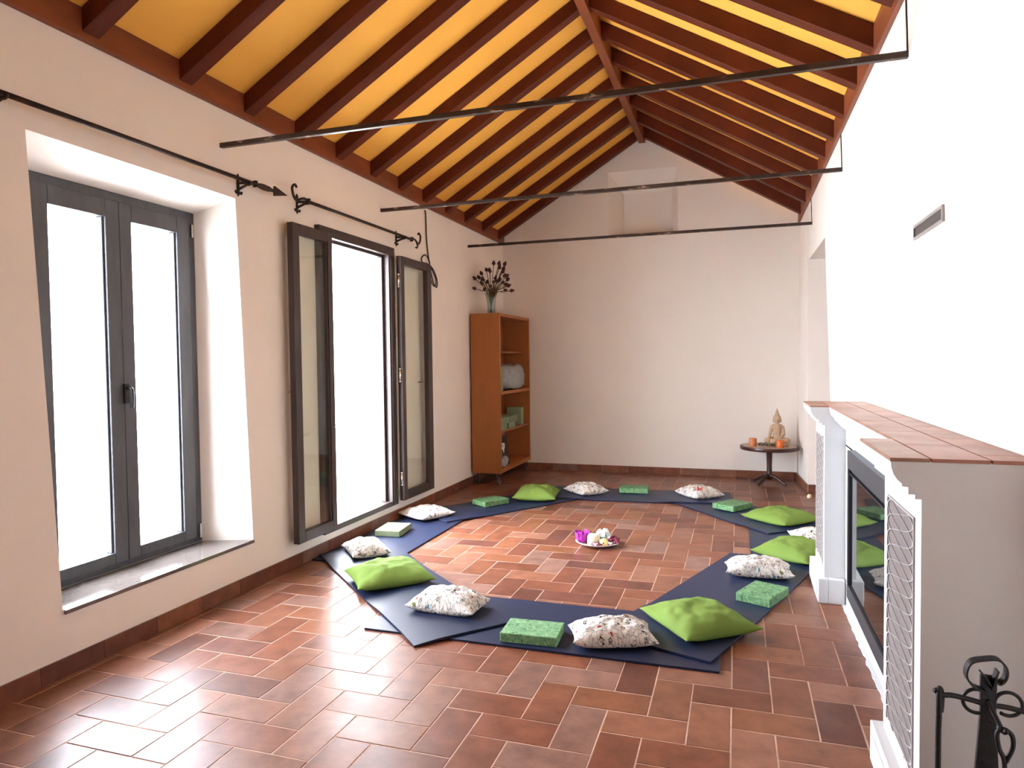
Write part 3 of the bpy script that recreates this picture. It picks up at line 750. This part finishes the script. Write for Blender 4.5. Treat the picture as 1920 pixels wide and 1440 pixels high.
for k, (c, d, p, L, Wd) in MATS.items():
    bm = BM(); nu, nv = 84, 30; top = []; bot = []
    for i in range(nu + 1):
        rt, rb = [], []
        for j in range(nv + 1):
            q2 = c + d * (L * i / nu) + p * (Wd * j / nv); z = drape(k, q2.x, q2.y)
            rt.append(bm.verts.new((q2.x, q2.y, z + TH))); rb.append(bm.verts.new((q2.x, q2.y, z + .0004)))
        top.append(rt); bot.append(rb)
    for i in range(nu):
        for j in range(nv):
            bm.faces.new((top[i][j], top[i + 1][j], top[i + 1][j + 1], top[i][j + 1])); bm.faces.new((bot[i][j], bot[i][j + 1], bot[i + 1][j + 1], bot[i + 1][j]))
    for i in range(nu):
        bm.faces.new((top[i][0], bot[i][0], bot[i + 1][0], top[i + 1][0])); bm.faces.new((top[i][nv], top[i + 1][nv], bot[i + 1][nv], bot[i][nv]))
    for j in range(nv):
        bm.faces.new((top[0][j], top[0][j + 1], bot[0][j + 1], bot[0][j])); bm.faces.new((top[nu][j], bot[nu][j], bot[nu][j + 1], top[nu][j + 1]))
    ctr = c + d * (L / 2) + p * (Wd / 2)
    o = obj('yoga_mat', bm, M['mat'], base=(ctr.x, ctr.y, 0), bevel=.002)
    for pl in o.data.polygons: pl.use_smooth = True
    o.modifiers['bevel'].harden_normals = True
    tag(o, MLAB[k], 'yoga mat', group='navy yoga mats in a ring')

# ------------------------------------------------------------------ yoga blocks
def foot_z(x, y, r, sx, sy):
    z = 0; c, s = math.cos(r), math.sin(r)
    for i in range(-4, 5):
        for j in range(-4, 5):
            a, b = sx * i / 8, sy * j / 8; z = max(z, top_z(x + a * c - b * s, y + a * s + b * c))
    return z
def block(x, y, rdeg, lab, sx=.295, sy=.21, h=.05, z=None, m='foam', group='green foam yoga blocks on the mats'):
    r = math.radians(rdeg); z = foot_z(x, y, r, sx, sy) + .0008 if z is None else z
    bm = BM(); box(bm, -sx / 2, -sy / 2, 0, sx / 2, sy / 2, h)
    o = obj('yoga_block', bm, M[m], bevel=.004); o.location = (x, y, z); o.rotation_euler = (0, 0, r)
    return tag(o, lab, 'yoga block', group=group)
block(1.98, 3.375, 3, 'green mottled foam block on the mat nearest the camera, left of a doodle-print pillow')
block(3.135, 4.325, 66, 'green mottled foam block near the fireplace, in front of a doodle-print pillow', sx=.29, sy=.205)
block(2.95, 6.81, 53, 'green mottled foam block at the far right of the ring beside a lime pillow', sx=.29, sy=.24)
block(1.935, 7.41, 4, 'green foam block at the back of the ring between two doodle-print pillows', sx=.30, sy=.22)
block(.635, 6.44, 57, 'green foam block at the far left of the ring before the bookcase', sx=.30, sy=.22)
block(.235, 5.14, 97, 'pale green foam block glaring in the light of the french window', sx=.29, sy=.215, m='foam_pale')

# ------------------------------------------------------------------ pillows
def pillow(name, x, y, rdeg, sx, sy, h, m, lab, cat, group, seed, tilt=0, pinch=.10, wr=.010):
    bm = BM(); uvl = bm.loops.layers.uv.new('UVMap'); n = 28; uvd = {}
    r = math.radians(rdeg)
    def P(i, j, side):
        u, v_ = -1 + 2 * i / n, -1 + 2 * j / n
        k = 1 - pinch * ((1 - u * u) if abs(v_) > .999 else (1 - u * u) * v_ * v_) ; k2 = 1 - pinch * (1 - v_ * v_) * u * u
        a, b = u * k2 * sx / 2, v_ * k * sy / 2
        e = max(0, (1 - abs(u) ** 2.6) * (1 - abs(v_) ** 2.6)) ** .62
        nz = noise.noise(Vector((u * 2.3 + seed * 7.1, v_ * 2.3, seed))) ; nz2 = noise.noise(Vector((u * 6 + seed * 3.3, v_ * 4.5, seed + 9)))
        rim = .22 * h
        corner = (abs(u) * abs(v_)) ** 3
        if side > 0: z = rim + (h - rim) * e * (1 + .18 * nz) + wr * nz2 * (.3 + e * .9)
        else: z = rim - rim * min(1, e * 1.8)
        z += .02 * corner * (.6 + nz)
        return Vector((a, b, max(z, 0)))
    g = {}
    for side in (1, -1):
        for i in range(n + 1):
            for j in range(n + 1):
                if side < 0 and (i in (0, n) or j in (0, n)): g[(side, i, j)] = g[(1, i, j)]
                else: g[(side, i, j)] = bm.verts.new(P(i, j, side))
    for side in (1, -1):
        for i in range(n):
            for j in range(n):
                ij = [(i, j), (i + 1, j), (i + 1, j + 1), (i, j + 1)]
                f = bm.faces.new([g[(side, *t_)] for t_ in ij]) if len({g[(side, *t_)] for t_ in ij}) == 4 else None
                if f:
                    for l, t_ in zip(f.loops, ij): l[uvl].uv = (t_[0] / n * sx / .4 + (3 if side < 0 else 0), t_[1] / n * sy / .4)
    z = foot_z(x, y, r, sx * .75, sy * .75)
    o = obj(name, bm, m, smooth=True); o.location = (x, y, z + .0005); o.rotation_euler = (math.radians(tilt), 0, r)
    md = o.modifiers.new('sub', 'SUBSURF'); md.levels = 1; md.render_levels = 1
    return tag(o, lab, cat, group=group)
GP = 'lime green cushions on the mats'
def green(x, y, r, sx, sy, h, lab, seed): pillow('cushion', x, y, r, sx, sy, h, M['green'], lab, 'cushion', GP, seed)
green(.815, 3.985, 43, .52, .46, .125, 'lime green cushion at the near left of the ring, sunlit on top', 1)
green(1.01, 6.82, 8, .46, .50, .13, 'lime green cushion at the back left of the ring by the bookcase', 2)
green(3.36, 6.40, 47, .50, .50, .11, 'lime green cushion at the far right of the ring beside a green block', 3)
green(3.40, 5.28, 55, .50, .46, .12, 'lime green cushion beside the far fireplace column, partly hidden by it', 4)
green(2.795, 3.755, 36, .47, .50, .11, 'large lime green cushion nearest the fireplace at the front right', 5)
WP = 'doodle-print pillows on the mats'
def white(x, y, r, sx, sy, h, lab, seed, **k): pillow('print_pillow', x, y, r, sx, sy, h, print_mat('doodle_print_cotton_%d' % seed, seed), lab, 'pillow', WP, seed + 20, wr=.014, **k)
white(.345, 4.50, -46, .40, .30, .10, 'white doodle-print pillow behind the near left lime cushion, by the window wall', 1)
white(1.405, 3.60, -3, .44, .27, .12, 'white doodle-print pillow at the near left, between lime cushion and front mat', 2)
white(.26, 5.74, -28, .40, .40, .09, 'white doodle-print pillow between the pale glaring block and the far left block', 3)
white(1.45, 7.20, 48, .34, .40, .11, 'white doodle-print pillow at the back between lime cushion and green block', 4)
white(2.62, 7.32, 40, .36, .40, .11, 'white doodle-print pillow with red flower at the back right of the ring', 5)
white(3.60, 5.80, 6, .44, .28, .10, 'white doodle-print pillow between two lime cushions, cut by the fireplace column', 6)
white(3.125, 4.78, 3, .44, .27, .11, 'white doodle-print pillow near the fireplace, behind a green block', 7)
white(2.385, 3.425, 19, .44, .27, .108, 'white doodle-print pillow on the nearest mat, between green block and large lime cushion', 8)

# ------------------------------------------------------------------ plate with candles in the middle
cx, cy = 1.955, 5.28
bm = BM(); lathe(bm, [(0, .004), (.09, .002), (.10, .0), (.11, .004), (.15, .016), (.172, .030), (.178, .032), (.172, .035), (.15, .022), (.10, .011), (0, .010)], (cx, cy, 0), 40)
o = obj('plate', bm, M['plate'], base=(cx, cy, 0), smooth=True); tag(o, 'shallow rose-glazed plate of candles and flowers in the middle of the ring', 'plate')
bm = BM()
x, y = cx - .126, cy - .012
for k in range(11):
    a = 2 * PI * k / 11; b = .046 + .006 * (k % 2)
    tube(bm, smoothpath([(x + .026 * math.cos(a), y + .026 * math.sin(a), .018), (x + .046 * math.cos(a), y + .046 * math.sin(a), .045), (x + (b + .004) * math.cos(a), y + (b + .004) * math.sin(a), .085 + .01 * (k % 3))], 4), .01, flat=(.034, .003, (-math.sin(a), math.cos(a), 0)))
lathe(bm, [(0, .016), (.036, .018), (.042, .06), (.036, .06), (.03, .03), (0, .028)], (x, y, 0), 16)
o = obj('candle_holder', bm, M['purple'], base=(x, y, .016)); tag(o, 'magenta petal-shaped candle holder at the left of the plate', 'candle holder')
bm = BM(); x, y = cx - .035, cy - .03
lathe(bm, [(0, .011), (.045, .011), (.047, .03), (.046, .075), (.036, .086), (0, .082)], (x, y, 0), 24)
c = obj('candle', bm, M['cream'], base=(x, y, .011), smooth=True); tag(c, 'thick cream candle on the plate, right of the magenta holder', 'candle', group='candles on the plate')
bm = BM(); tube(bm, [(x, y, .08), (x + .002, y, .096)], .0015, 5); obj('wick', bm, M['black'], c)
bm = BM(); x, y = cx + .055, cy - .055
lathe(bm, [(0, .011), (.028, .011), (.034, .03), (.03, .055), (.012, .064), (0, .064)], (x, y, 0), 20)
c = obj('candle', bm, M['yellow'], base=(x, y, .011), smooth=True); tag(c, 'small yellow candle with a dark dot on the plate', 'candle', group='candles on the plate')
bm = BM(); ball(bm, (x + .002, y - .033, .036), .006, 1, .4, 1, 8); obj('dot', bm, M['black'], c)
bm = BM(); x, y = cx + .035, cy + .032
for k in range(7):
    a = 2 * PI * k / 7 + .3
    tube(bm, smoothpath([(x, y, .085), (x + .035 * math.cos(a), y + .035 * math.sin(a), .10 + .012 * (k % 2)), (x + .062 * math.cos(a), y + .055 * math.sin(a), .068)], 4), .01, flat=(.036, .004, (-math.sin(a), math.cos(a), 0)))
lathe(bm, [(0, .011), (.03, .011), (.034, .09), (0, .10)], (x, y, 0), 14)
o = obj('ribbon_bow', bm, M['pale_blue'], base=(x, y, .011)); tag(o, 'pale blue ribbon bow in the middle of the plate', 'bow')
spots = [(.10, -.02, .062), (.135, .0, .058), (.135, .036, .056), (.112, .066, .058), (-.01, -.085, .034), (.02, -.09, .034), (.15, -.03, .05)]
FL = ['maroon dried flower at the right rim, highest of the plate', 'maroon dried flower at the far right of the plate', 'maroon dried flower at the back right of the plate', 'maroon dried flower behind the ribbon bow', 'maroon dried flower before the cream candle', 'maroon dried flower before the ribbon bow', 'maroon dried flower overhanging the right edge of the plate']
for (dx, dy, z), lb in zip(spots, FL):
    x, y = cx + dx, cy + dy; bm = BM()
    for k in range(6):
        a = 2 * PI * k / 6; ball(bm, (x + .015 * math.cos(a), y + .015 * math.sin(a), z - .012), .014, 1, 1, .75, 8)
    ball(bm, (x, y, z - .004), .012, 1, 1, .8, 8)
    base = z - .024
    lathe(bm, [(0, .0), (.008, .0), (.008, z - .012 - .018)], (x, y, .018), 8)
    o = obj('dried_flower', bm, M['maroon'], base=(x, y, .018), smooth=True); tag(o, lb, 'flower', group='maroon flowers on the plate')
for (dx, dy, lb) in ((.105, -.055, 'small white shell at the right of the plate'), (.0, -.115, 'small white shell at the front rim of the plate')):
    x, y = cx + dx, cy + dy; bm = BM()
    for k in range(5):
        a = -.8 + 1.6 * k / 4 - PI / 2; ball(bm, (x + .012 * math.cos(a), y + .012 * math.sin(a), .036), .010, 1, .7, .6, 8)
    lathe(bm, [(0, 0), (.008, 0), (.006, .02)], (x, y, .017), 8)
    o = obj('shell', bm, M['white_cer'], base=(x, y, .017), smooth=True); tag(o, lb, 'shell', group='white shells on the plate')

# ------------------------------------------------------------------ bookcase on casters
BX0, BX1, BY0, BY1, BZ0, BZ1 = .025, .385, 7.50, 8.70, .135, 2.005
bc = thing('bookcase', 'tall orange-brown open bookcase on casters against the window wall', 'bookcase', (.2, 8.1, 0))
P2 = .032
bm = BM(); box(bm, BX0, BY0, BZ0, BX1, BY0 + P2, BZ1); obj('side_panel', bm, M['case'], bc, bevel=.002)
bm = BM(); box(bm, BX0, BY1 - P2, BZ0, BX1, BY1, BZ1); obj('side_panel', bm, M['case'], bc, bevel=.002)
bm = BM(); box(bm, BX0, BY0 + P2, BZ1 - .036, BX1, BY1 - P2, BZ1); obj('top_panel', bm, M['case'], bc, bevel=.002)
bm = BM(); box(bm, BX0, BY0 + P2, BZ0, BX1, BY1 - P2, BZ0 + .05); obj('bottom_panel', bm, M['case'], bc, bevel=.002)
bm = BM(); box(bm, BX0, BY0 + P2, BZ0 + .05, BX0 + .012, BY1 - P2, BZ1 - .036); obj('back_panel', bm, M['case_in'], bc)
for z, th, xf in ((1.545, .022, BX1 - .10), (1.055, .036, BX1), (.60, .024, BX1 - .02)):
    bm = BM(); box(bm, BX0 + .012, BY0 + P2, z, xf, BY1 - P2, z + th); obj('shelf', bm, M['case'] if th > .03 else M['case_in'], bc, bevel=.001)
for x in (BX0 + .05, BX1 - .05):
    for y in (BY0 + .06, BY1 - .06):
        bm = BM(); tube(bm, [(x - .012, y, .042), (x + .012, y, .042)], .042, 18); w_ = obj('caster', bm, M['rubber'], bc, smooth=False)
        bm = BM(); box(bm, x - .02, y - .018, .04, x - .014, y + .018, .128); box(bm, x + .014, y - .018, .04, x + .02, y + .018, .128); box(bm, x - .026, y - .026, .125, x + .026, y + .026, .1345); obj('fork', bm, M['steel'], w_)
GB = 'pale green blocks in the bookcase'
def shelfblock(x, y, z, sx, sy, h, rd, lab):
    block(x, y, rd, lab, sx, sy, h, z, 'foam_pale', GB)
shelfblock(.25, 7.66, 1.0915, .20, .10, .29, 0, 'pale green block standing upright beside the plastic bag in the bookcase')
shelfblock(.25, 7.68, .6245, .21, .28, .075, 0, 'pale green block under others at the near end of the lower shelf')
shelfblock(.25, 8.02, .6245, .21, .30, .075, 4, 'pale green block at the middle of the lower shelf, bottom layer')
shelfblock(.26, 7.72, .70, .21, .30, .075, -3, 'pale green block on top at the near end of the lower shelf')
shelfblock(.26, 8.06, .70, .21, .31, .075, 2, 'pale green block on top at the middle of the lower shelf')
shelfblock(.24, 8.50, .6245, .20, .10, .22, 0, 'pale green block standing upright at the far end of the lower shelf')
# plastic bag of folded things
bm = BM(); vs = ball(bm, (0, 0, 0), 1, 1, 1, 1, 26)
for v_ in vs:
    c = v_.co; s = 1 / max(abs(c.x), abs(c.y), abs(c.z)) * .55 + .45
    c *= s; nz = noise.noise(c * 2.7) * .22 + abs(noise.noise(c * 5.5)) * .22 - .08
    v_.co = Vector((.235 + c.x * (.15 + .05 * nz), 8.20 + c.y * .41 * (1 + .1 * nz), 1.0925 + max(.0, (c.z * .155 * (1 + nz) + .155))))
    if c.x > .5 and c.y > .2: v_.co.x += .06 * (1 - c.z); v_.co.y += .05
o = obj('plastic_bag', bm, M['bag'], base=(.235, 8.18, 1.0925), smooth=True); tag(o, 'crumpled clear plastic bag filling the middle shelf of the bookcase', 'bag')
# black paper bag with white mark
pb = thing('paper_bag', 'black paper bag with a white mark standing at the bottom of the bookcase', 'bag', (.25, 7.78, .186))
bm = BM(); hexa(bm, [(.16, 7.60, .186), (.33, 7.60, .186), (.33, 7.98, .186), (.16, 7.98, .186), (.19, 7.60, .53), (.30, 7.60, .53), (.30, 7.95, .53), (.19, 7.95, .53)]); obj('body', bm, M['black_bag'], pb)
bm = BM()
for off, zz in ((0, .42), (.06, .41)):
    tube(bm, smoothpath([(.316, 7.70 + off, zz - .03), (.318, 7.70 + off, zz + .03), (.318, 7.75 + off, zz + .04), (.318, 7.75 + off, zz - .01), (.320, 7.71 + off, zz - .02)], 5), .006, 6)
tube(bm, smoothpath([(.317, 7.80, .42), (.322, 7.78, .35)], 4), .006, 6)
obj('printed_mark', bm, M['logo'], pb)
bm = BM(); vs = ball(bm, (0, 0, 0), 1, 1, 1, 1, 18)
for v_ in vs:
    c = v_.co.copy(); nz = noise.noise(c * 3.1) * .25
    v_.co = Vector((.36 + c.x * .018, 7.70 + c.y * .13 * (1 + nz), .187 + max(0, (c.z + 1) * .065 * (1 + nz))))
o = obj('plastic_sachet', bm, M['bag'], base=(.36, 7.70, .187), smooth=True); tag(o, 'small crumpled clear sachet in front of the black paper bag', 'bag')

# vase with dried flowers on top
VX, VY, VZ = .23, 7.66, 2.005
bm = BM(); lathe(bm, [(0, .0), (.048, .0), (.052, .01), (.047, .07), (.058, .17), (.078, .25), (.074, .25), (.054, .17), (.043, .07), (.046, .016), (0, .012)], (VX, VY, VZ), 28)
o = obj('vase', bm, M['vase'], base=(VX, VY, VZ), smooth=True); tag(o, 'clear flared glass vase on top of the bookcase', 'vase')
bq = thing('dried_flowers', 'bunch of dried dark flowers standing in the glass vase', 'flowers', (VX, VY, VZ + .013))
rr = random.Random(5)
for k in range(32):
    a = rr.uniform(0, 2 * PI); s = rr.uniform(.1, 1); L = rr.uniform(.36, .60) * (1 - .25 * (s > .75))
    r0 = .030 * s; r1 = .055 * s; r2 = (.08 + .17 * s)
    ca, sa = math.cos(a), math.sin(a)
    pts = smoothpath([(VX + r0 * ca * -.5, VY + r0 * sa * -.5, VZ + .02), (VX + r1 * ca, VY + r1 * sa, VZ + .24), (VX + r2 * .6 * ca, VY + r2 * .6 * sa, VZ + .24 + (L - .24) * .6), (VX + r2 * ca, VY + r2 * sa, VZ + L)], 5)
    if pts[-1].x < .03: pts = [Vector((max(p.x, .03), p.y, p.z)) for p in pts]
    bm = BM(); tube(bm, pts, .0048, 5); obj('stem', bm, M['stem'], bq)
    bm = BM(); e = pts[-1]; d_ = (pts[-1] - pts[-3]).normalized()
    ball(bm, (0, 0, 0), .021, .8, .8, 1.5, 8)
    for f_ in range(5):
        b_ = 2 * PI * f_ / 5; ball(bm, (.013 * math.cos(b_), .013 * math.sin(b_), -.006), .010, 1, 1, 1.5, 6)
    q_ = Vector((0, 0, 1)).rotation_difference(d_).to_matrix(); bmesh.ops.rotate(bm, verts=bm.verts, cent=(0, 0, 0), matrix=q_); bmesh.ops.translate(bm, verts=bm.verts, vec=e)
    obj('flower_head', bm, M['seed'], bq, smooth=True)

# ------------------------------------------------------------------ pedestal table with Buddha
TX, TY, TZ = 3.345, 8.385, .44
tb = thing('pedestal_table', 'low round dark wood pedestal table in the back corner', 'table', (TX, TY, 0))
bm = BM(); lathe(bm, [(0, TZ - .044), (.30, TZ - .044), (.318, TZ - .040), (.322, TZ - .02), (.318, TZ - .002), (.300, TZ), (.294, TZ - .006), (0, TZ - .006)], (TX, TY, 0), 48); obj('rim', bm, M['table_wood'], tb, smooth=False)
bm = BM(); lathe(bm, [(0, TZ - .006), (.294, TZ - .006), (.294, TZ), (0, TZ)], (TX, TY, 0), 48); obj('inlaid_top', bm, M['table_top'], tb)
bm = BM(); lathe(bm, [(0, .045), (.030, .05), (.036, .08), (.031, .12), (.028, .2), (.034, .36), (.05, TZ - .044), (0, TZ - .044)], (TX, TY, 0), 20); obj('post', bm, M['table_wood'], tb, smooth=True)
for k in range(4):
    a = PI * (.25 + .5 * k) + .15; ca, sa = math.cos(a), math.sin(a)
    bm = BM(); tube(bm, smoothpath([(TX + .015 * ca, TY + .015 * sa, .10), (TX + .08 * ca, TY + .08 * sa, .085), (TX + .17 * ca, TY + .17 * sa, .035), (TX + .215 * ca, TY + .215 * sa, .016)], 5), .016, 8, radii=[.022 - .007 * i / 15 for i in range(16)])
    obj('foot', bm, M['table_wood'], tb, smooth=True)
# Buddha
bx, by, bz = 3.43, 8.42, TZ + .0005
bm = BM()
def cap(a, b, r0, r1, n=10):
    a, b = Vector(a), Vector(b)
    for i in range(n + 1):
        t_ = i / n; ball(bm, a.lerp(b, t_), r0 + (r1 - r0) * t_, seg=12)
def off(x, y, z): return (bx + x, by + y, bz + z)
lathe(bm, [(0, 0), (.105, 0), (.112, .012), (.105, .026), (0, .03)], (bx, by - .01, bz), 28, 1.15, .8)
cap(off(-.105, -.02, .055), off(.03, -.085, .05), .038, .026); cap(off(.105, -.02, .055), off(-.03, -.085, .062), .038, .026)
cap(off(-.05, .02, .055), off(-.105, -.015, .055), .045, .038); cap(off(.05, .02, .055), off(.105, -.015, .055), .045, .038)
cap(off(0, .02, .055), off(0, .015, .13), .056, .043); cap(off(0, .015, .13), off(0, .015, .20), .043, .050)
cap(off(-.036, .015, .214), off(.036, .015, .214), .032, .032)
cap(off(-.058, .012, .208), off(-.078, .004, .125), .022, .018); cap(off(-.078, .004, .125), off(-.095, -.062, .078), .018, .014)
cap(off(.058, .015, .208), off(.072, .008, .125), .022, .018); cap(off(.072, .008, .125), off(.02, -.062, .092), .018, .014)
ball(bm, off(-.098, -.07, .06), .015, 1, .8, 1.6); ball(bm, off(.0, -.068, .092), .02, 1.4, .9, .6)
cap(off(0, .01, .235), off(0, .008, .265), .026, .025)
ball(bm, off(0, .005, .30), .044, .86, .95, 1.12, 20); ball(bm, off(0, .012, .315), .046, .95, .98, .92, 20)
ball(bm, off(0, -.040, .293), .009, .7, 1, 1.3, 8); ball(bm, off(0, -.036, .275), .010, 1.3, .6, .5, 8)
for s in (-1, 1): ball(bm, off(s * .042, .012, .287), .012, .5, .8, 2.3, 8)
ball(bm, off(0, .012, .352), .027, 1, 1, .85, 14)
lathe(bm, [(.02, 0), (.019, .018), (.012, .04), (.005, .062), (0, .07)], off(0, .012, .362), 12)
o = obj('buddha_statue', bm, M['buddha'], base=(bx, by, bz), smooth=True)
rm = o.modifiers.new('remesh', 'REMESH'); rm.mode = 'VOXEL'; rm.voxel_size = .004; rm.use_smooth_shade = True
tag(o, 'seated sand-coloured Buddha statue on the round table', 'statue')
def votive(x, y, r, h, m, lab):
    bm = BM(); lathe(bm, [(0, 0), (r * .92, 0), (r, h * .3), (r, h), (r * .86, h), (r * .84, h * .35), (0, h * .35)], (x, y, TZ + .0005), 24)
    o = obj('votive_holder', bm, M[m], base=(x, y, TZ + .0005), smooth=False); tag(o, lab, 'candle holder', group='orange votive holders on the round table')
votive(3.165, 8.32, .042, .088, 'terracotta_pot', 'terracotta orange votive holder at the left edge of the round table')
votive(3.452, 8.215, .042, .082, 'orange_glass', 'bright orange votive glass in front of the Buddha statue')
bm = BM(); rl = random.Random(3)
for k in range(70):
    t_ = rl.random(); x = 3.20 + .20 * t_ + rl.gauss(0, .012); y = 8.27 + rl.gauss(0, .022); z = TZ + .012 + abs(rl.gauss(0, .014))
    y = max(y, 8.225)
    d = Vector((rl.gauss(0, 1), rl.gauss(0, .7), rl.gauss(0, .35))).normalized(); s_ = d.cross(Vector((0, 0, 1))).normalized(); L = rl.uniform(.02, .04)
    p0 = Vector((x, y, z)); a, b, c, e = p0 - d * L / 2, p0 + s_ * L * .22, p0 + d * L / 2, p0 - s_ * L * .22
    up_ = Vector((0, 0, .003))
    for v_ in (a, b, c, e): v_.z = max(v_.z, TZ + .001)
    hexa(bm, [a, b, c, e, a + up_, b + up_, c + up_, e + up_])
o = obj('dried_leaves', bm, M['dry_leaf'], base=(3.30, 8.27, TZ)); tag(o, 'dark dried leaves heaped between the votive holders', 'leaves', kind='stuff')

# door stop on the floor by the doorway
bm = BM(); lathe(bm, [(0, 0), (.022, 0), (.024, .012), (.020, .03), (.012, .04), (0, .042)], (3.70, 7.62, .001), 16)
o = obj('door_stop', bm, M['cream'], base=(3.70, 7.62, .001), smooth=True); tag(o, 'small pale door stop on the floor in the right doorway', 'door stop')

# ------------------------------------------------------------------ light: bright hazy sky through the openings
w = bpy.data.worlds.new('sky'); S.world = w; w.use_nodes = True
bg = w.node_tree.nodes['Background']; bg.inputs['Color'].default_value = (.89, .955, 1.06, 1); bg.inputs['Strength'].default_value = 8.0
for h in HOLES:
    ya, yb2, za, zb2 = h['fr']
    L = bpy.data.lights.new('daylight_portal', 'AREA'); L.shape = 'RECTANGLE'; L.size = zb2 - za; L.size_y = yb2 - ya; L.cycles.is_portal = True
    lo = bpy.data.objects.new('daylight_portal', L); link(lo); lo.location = (-WT - .02, (ya + yb2) / 2, (za + zb2) / 2); lo.rotation_euler = (0, -PI / 2, 0)

# ------------------------------------------------------------------ camera
F_PX, YAW, PIT, ROL = 1285.77, .31700, .03396, -.0115
cyw, syw, cp, sp = math.cos(YAW), math.sin(YAW), math.cos(PIT), math.sin(PIT)
Fv = Vector((-syw * cp, cyw * cp, -sp)); R0 = Vector((cyw, syw, 0)); U0 = R0.cross(Fv)
Rv = math.cos(ROL) * R0 + math.sin(ROL) * U0; Uv = -math.sin(ROL) * R0 + math.cos(ROL) * U0
cd = bpy.data.cameras.new('camera'); co = bpy.data.objects.new('camera', cd); link(co)
m4 = Matrix.Identity(4)
for i in range(3): m4[i][0] = Rv[i]; m4[i][1] = Uv[i]; m4[i][2] = -Fv[i]
m4.translation = (2.9892, 0, 1.45); co.matrix_world = m4
cd.sensor_width = 36; cd.lens = F_PX / 1920 * 36; cd.clip_start = .05
S.camera = co
S.view_settings.view_transform = 'Standard'; S.view_settings.look = 'None'; S.view_settings.exposure = 2.88; S.view_settings.gamma = 1.0
S.view_settings.use_curve_mapping = False
S.cycles.diffuse_bounces = 8; S.cycles.max_bounces = 14; S.cycles.glossy_bounces = 5; S.cycles.transparent_max_bounces = 16
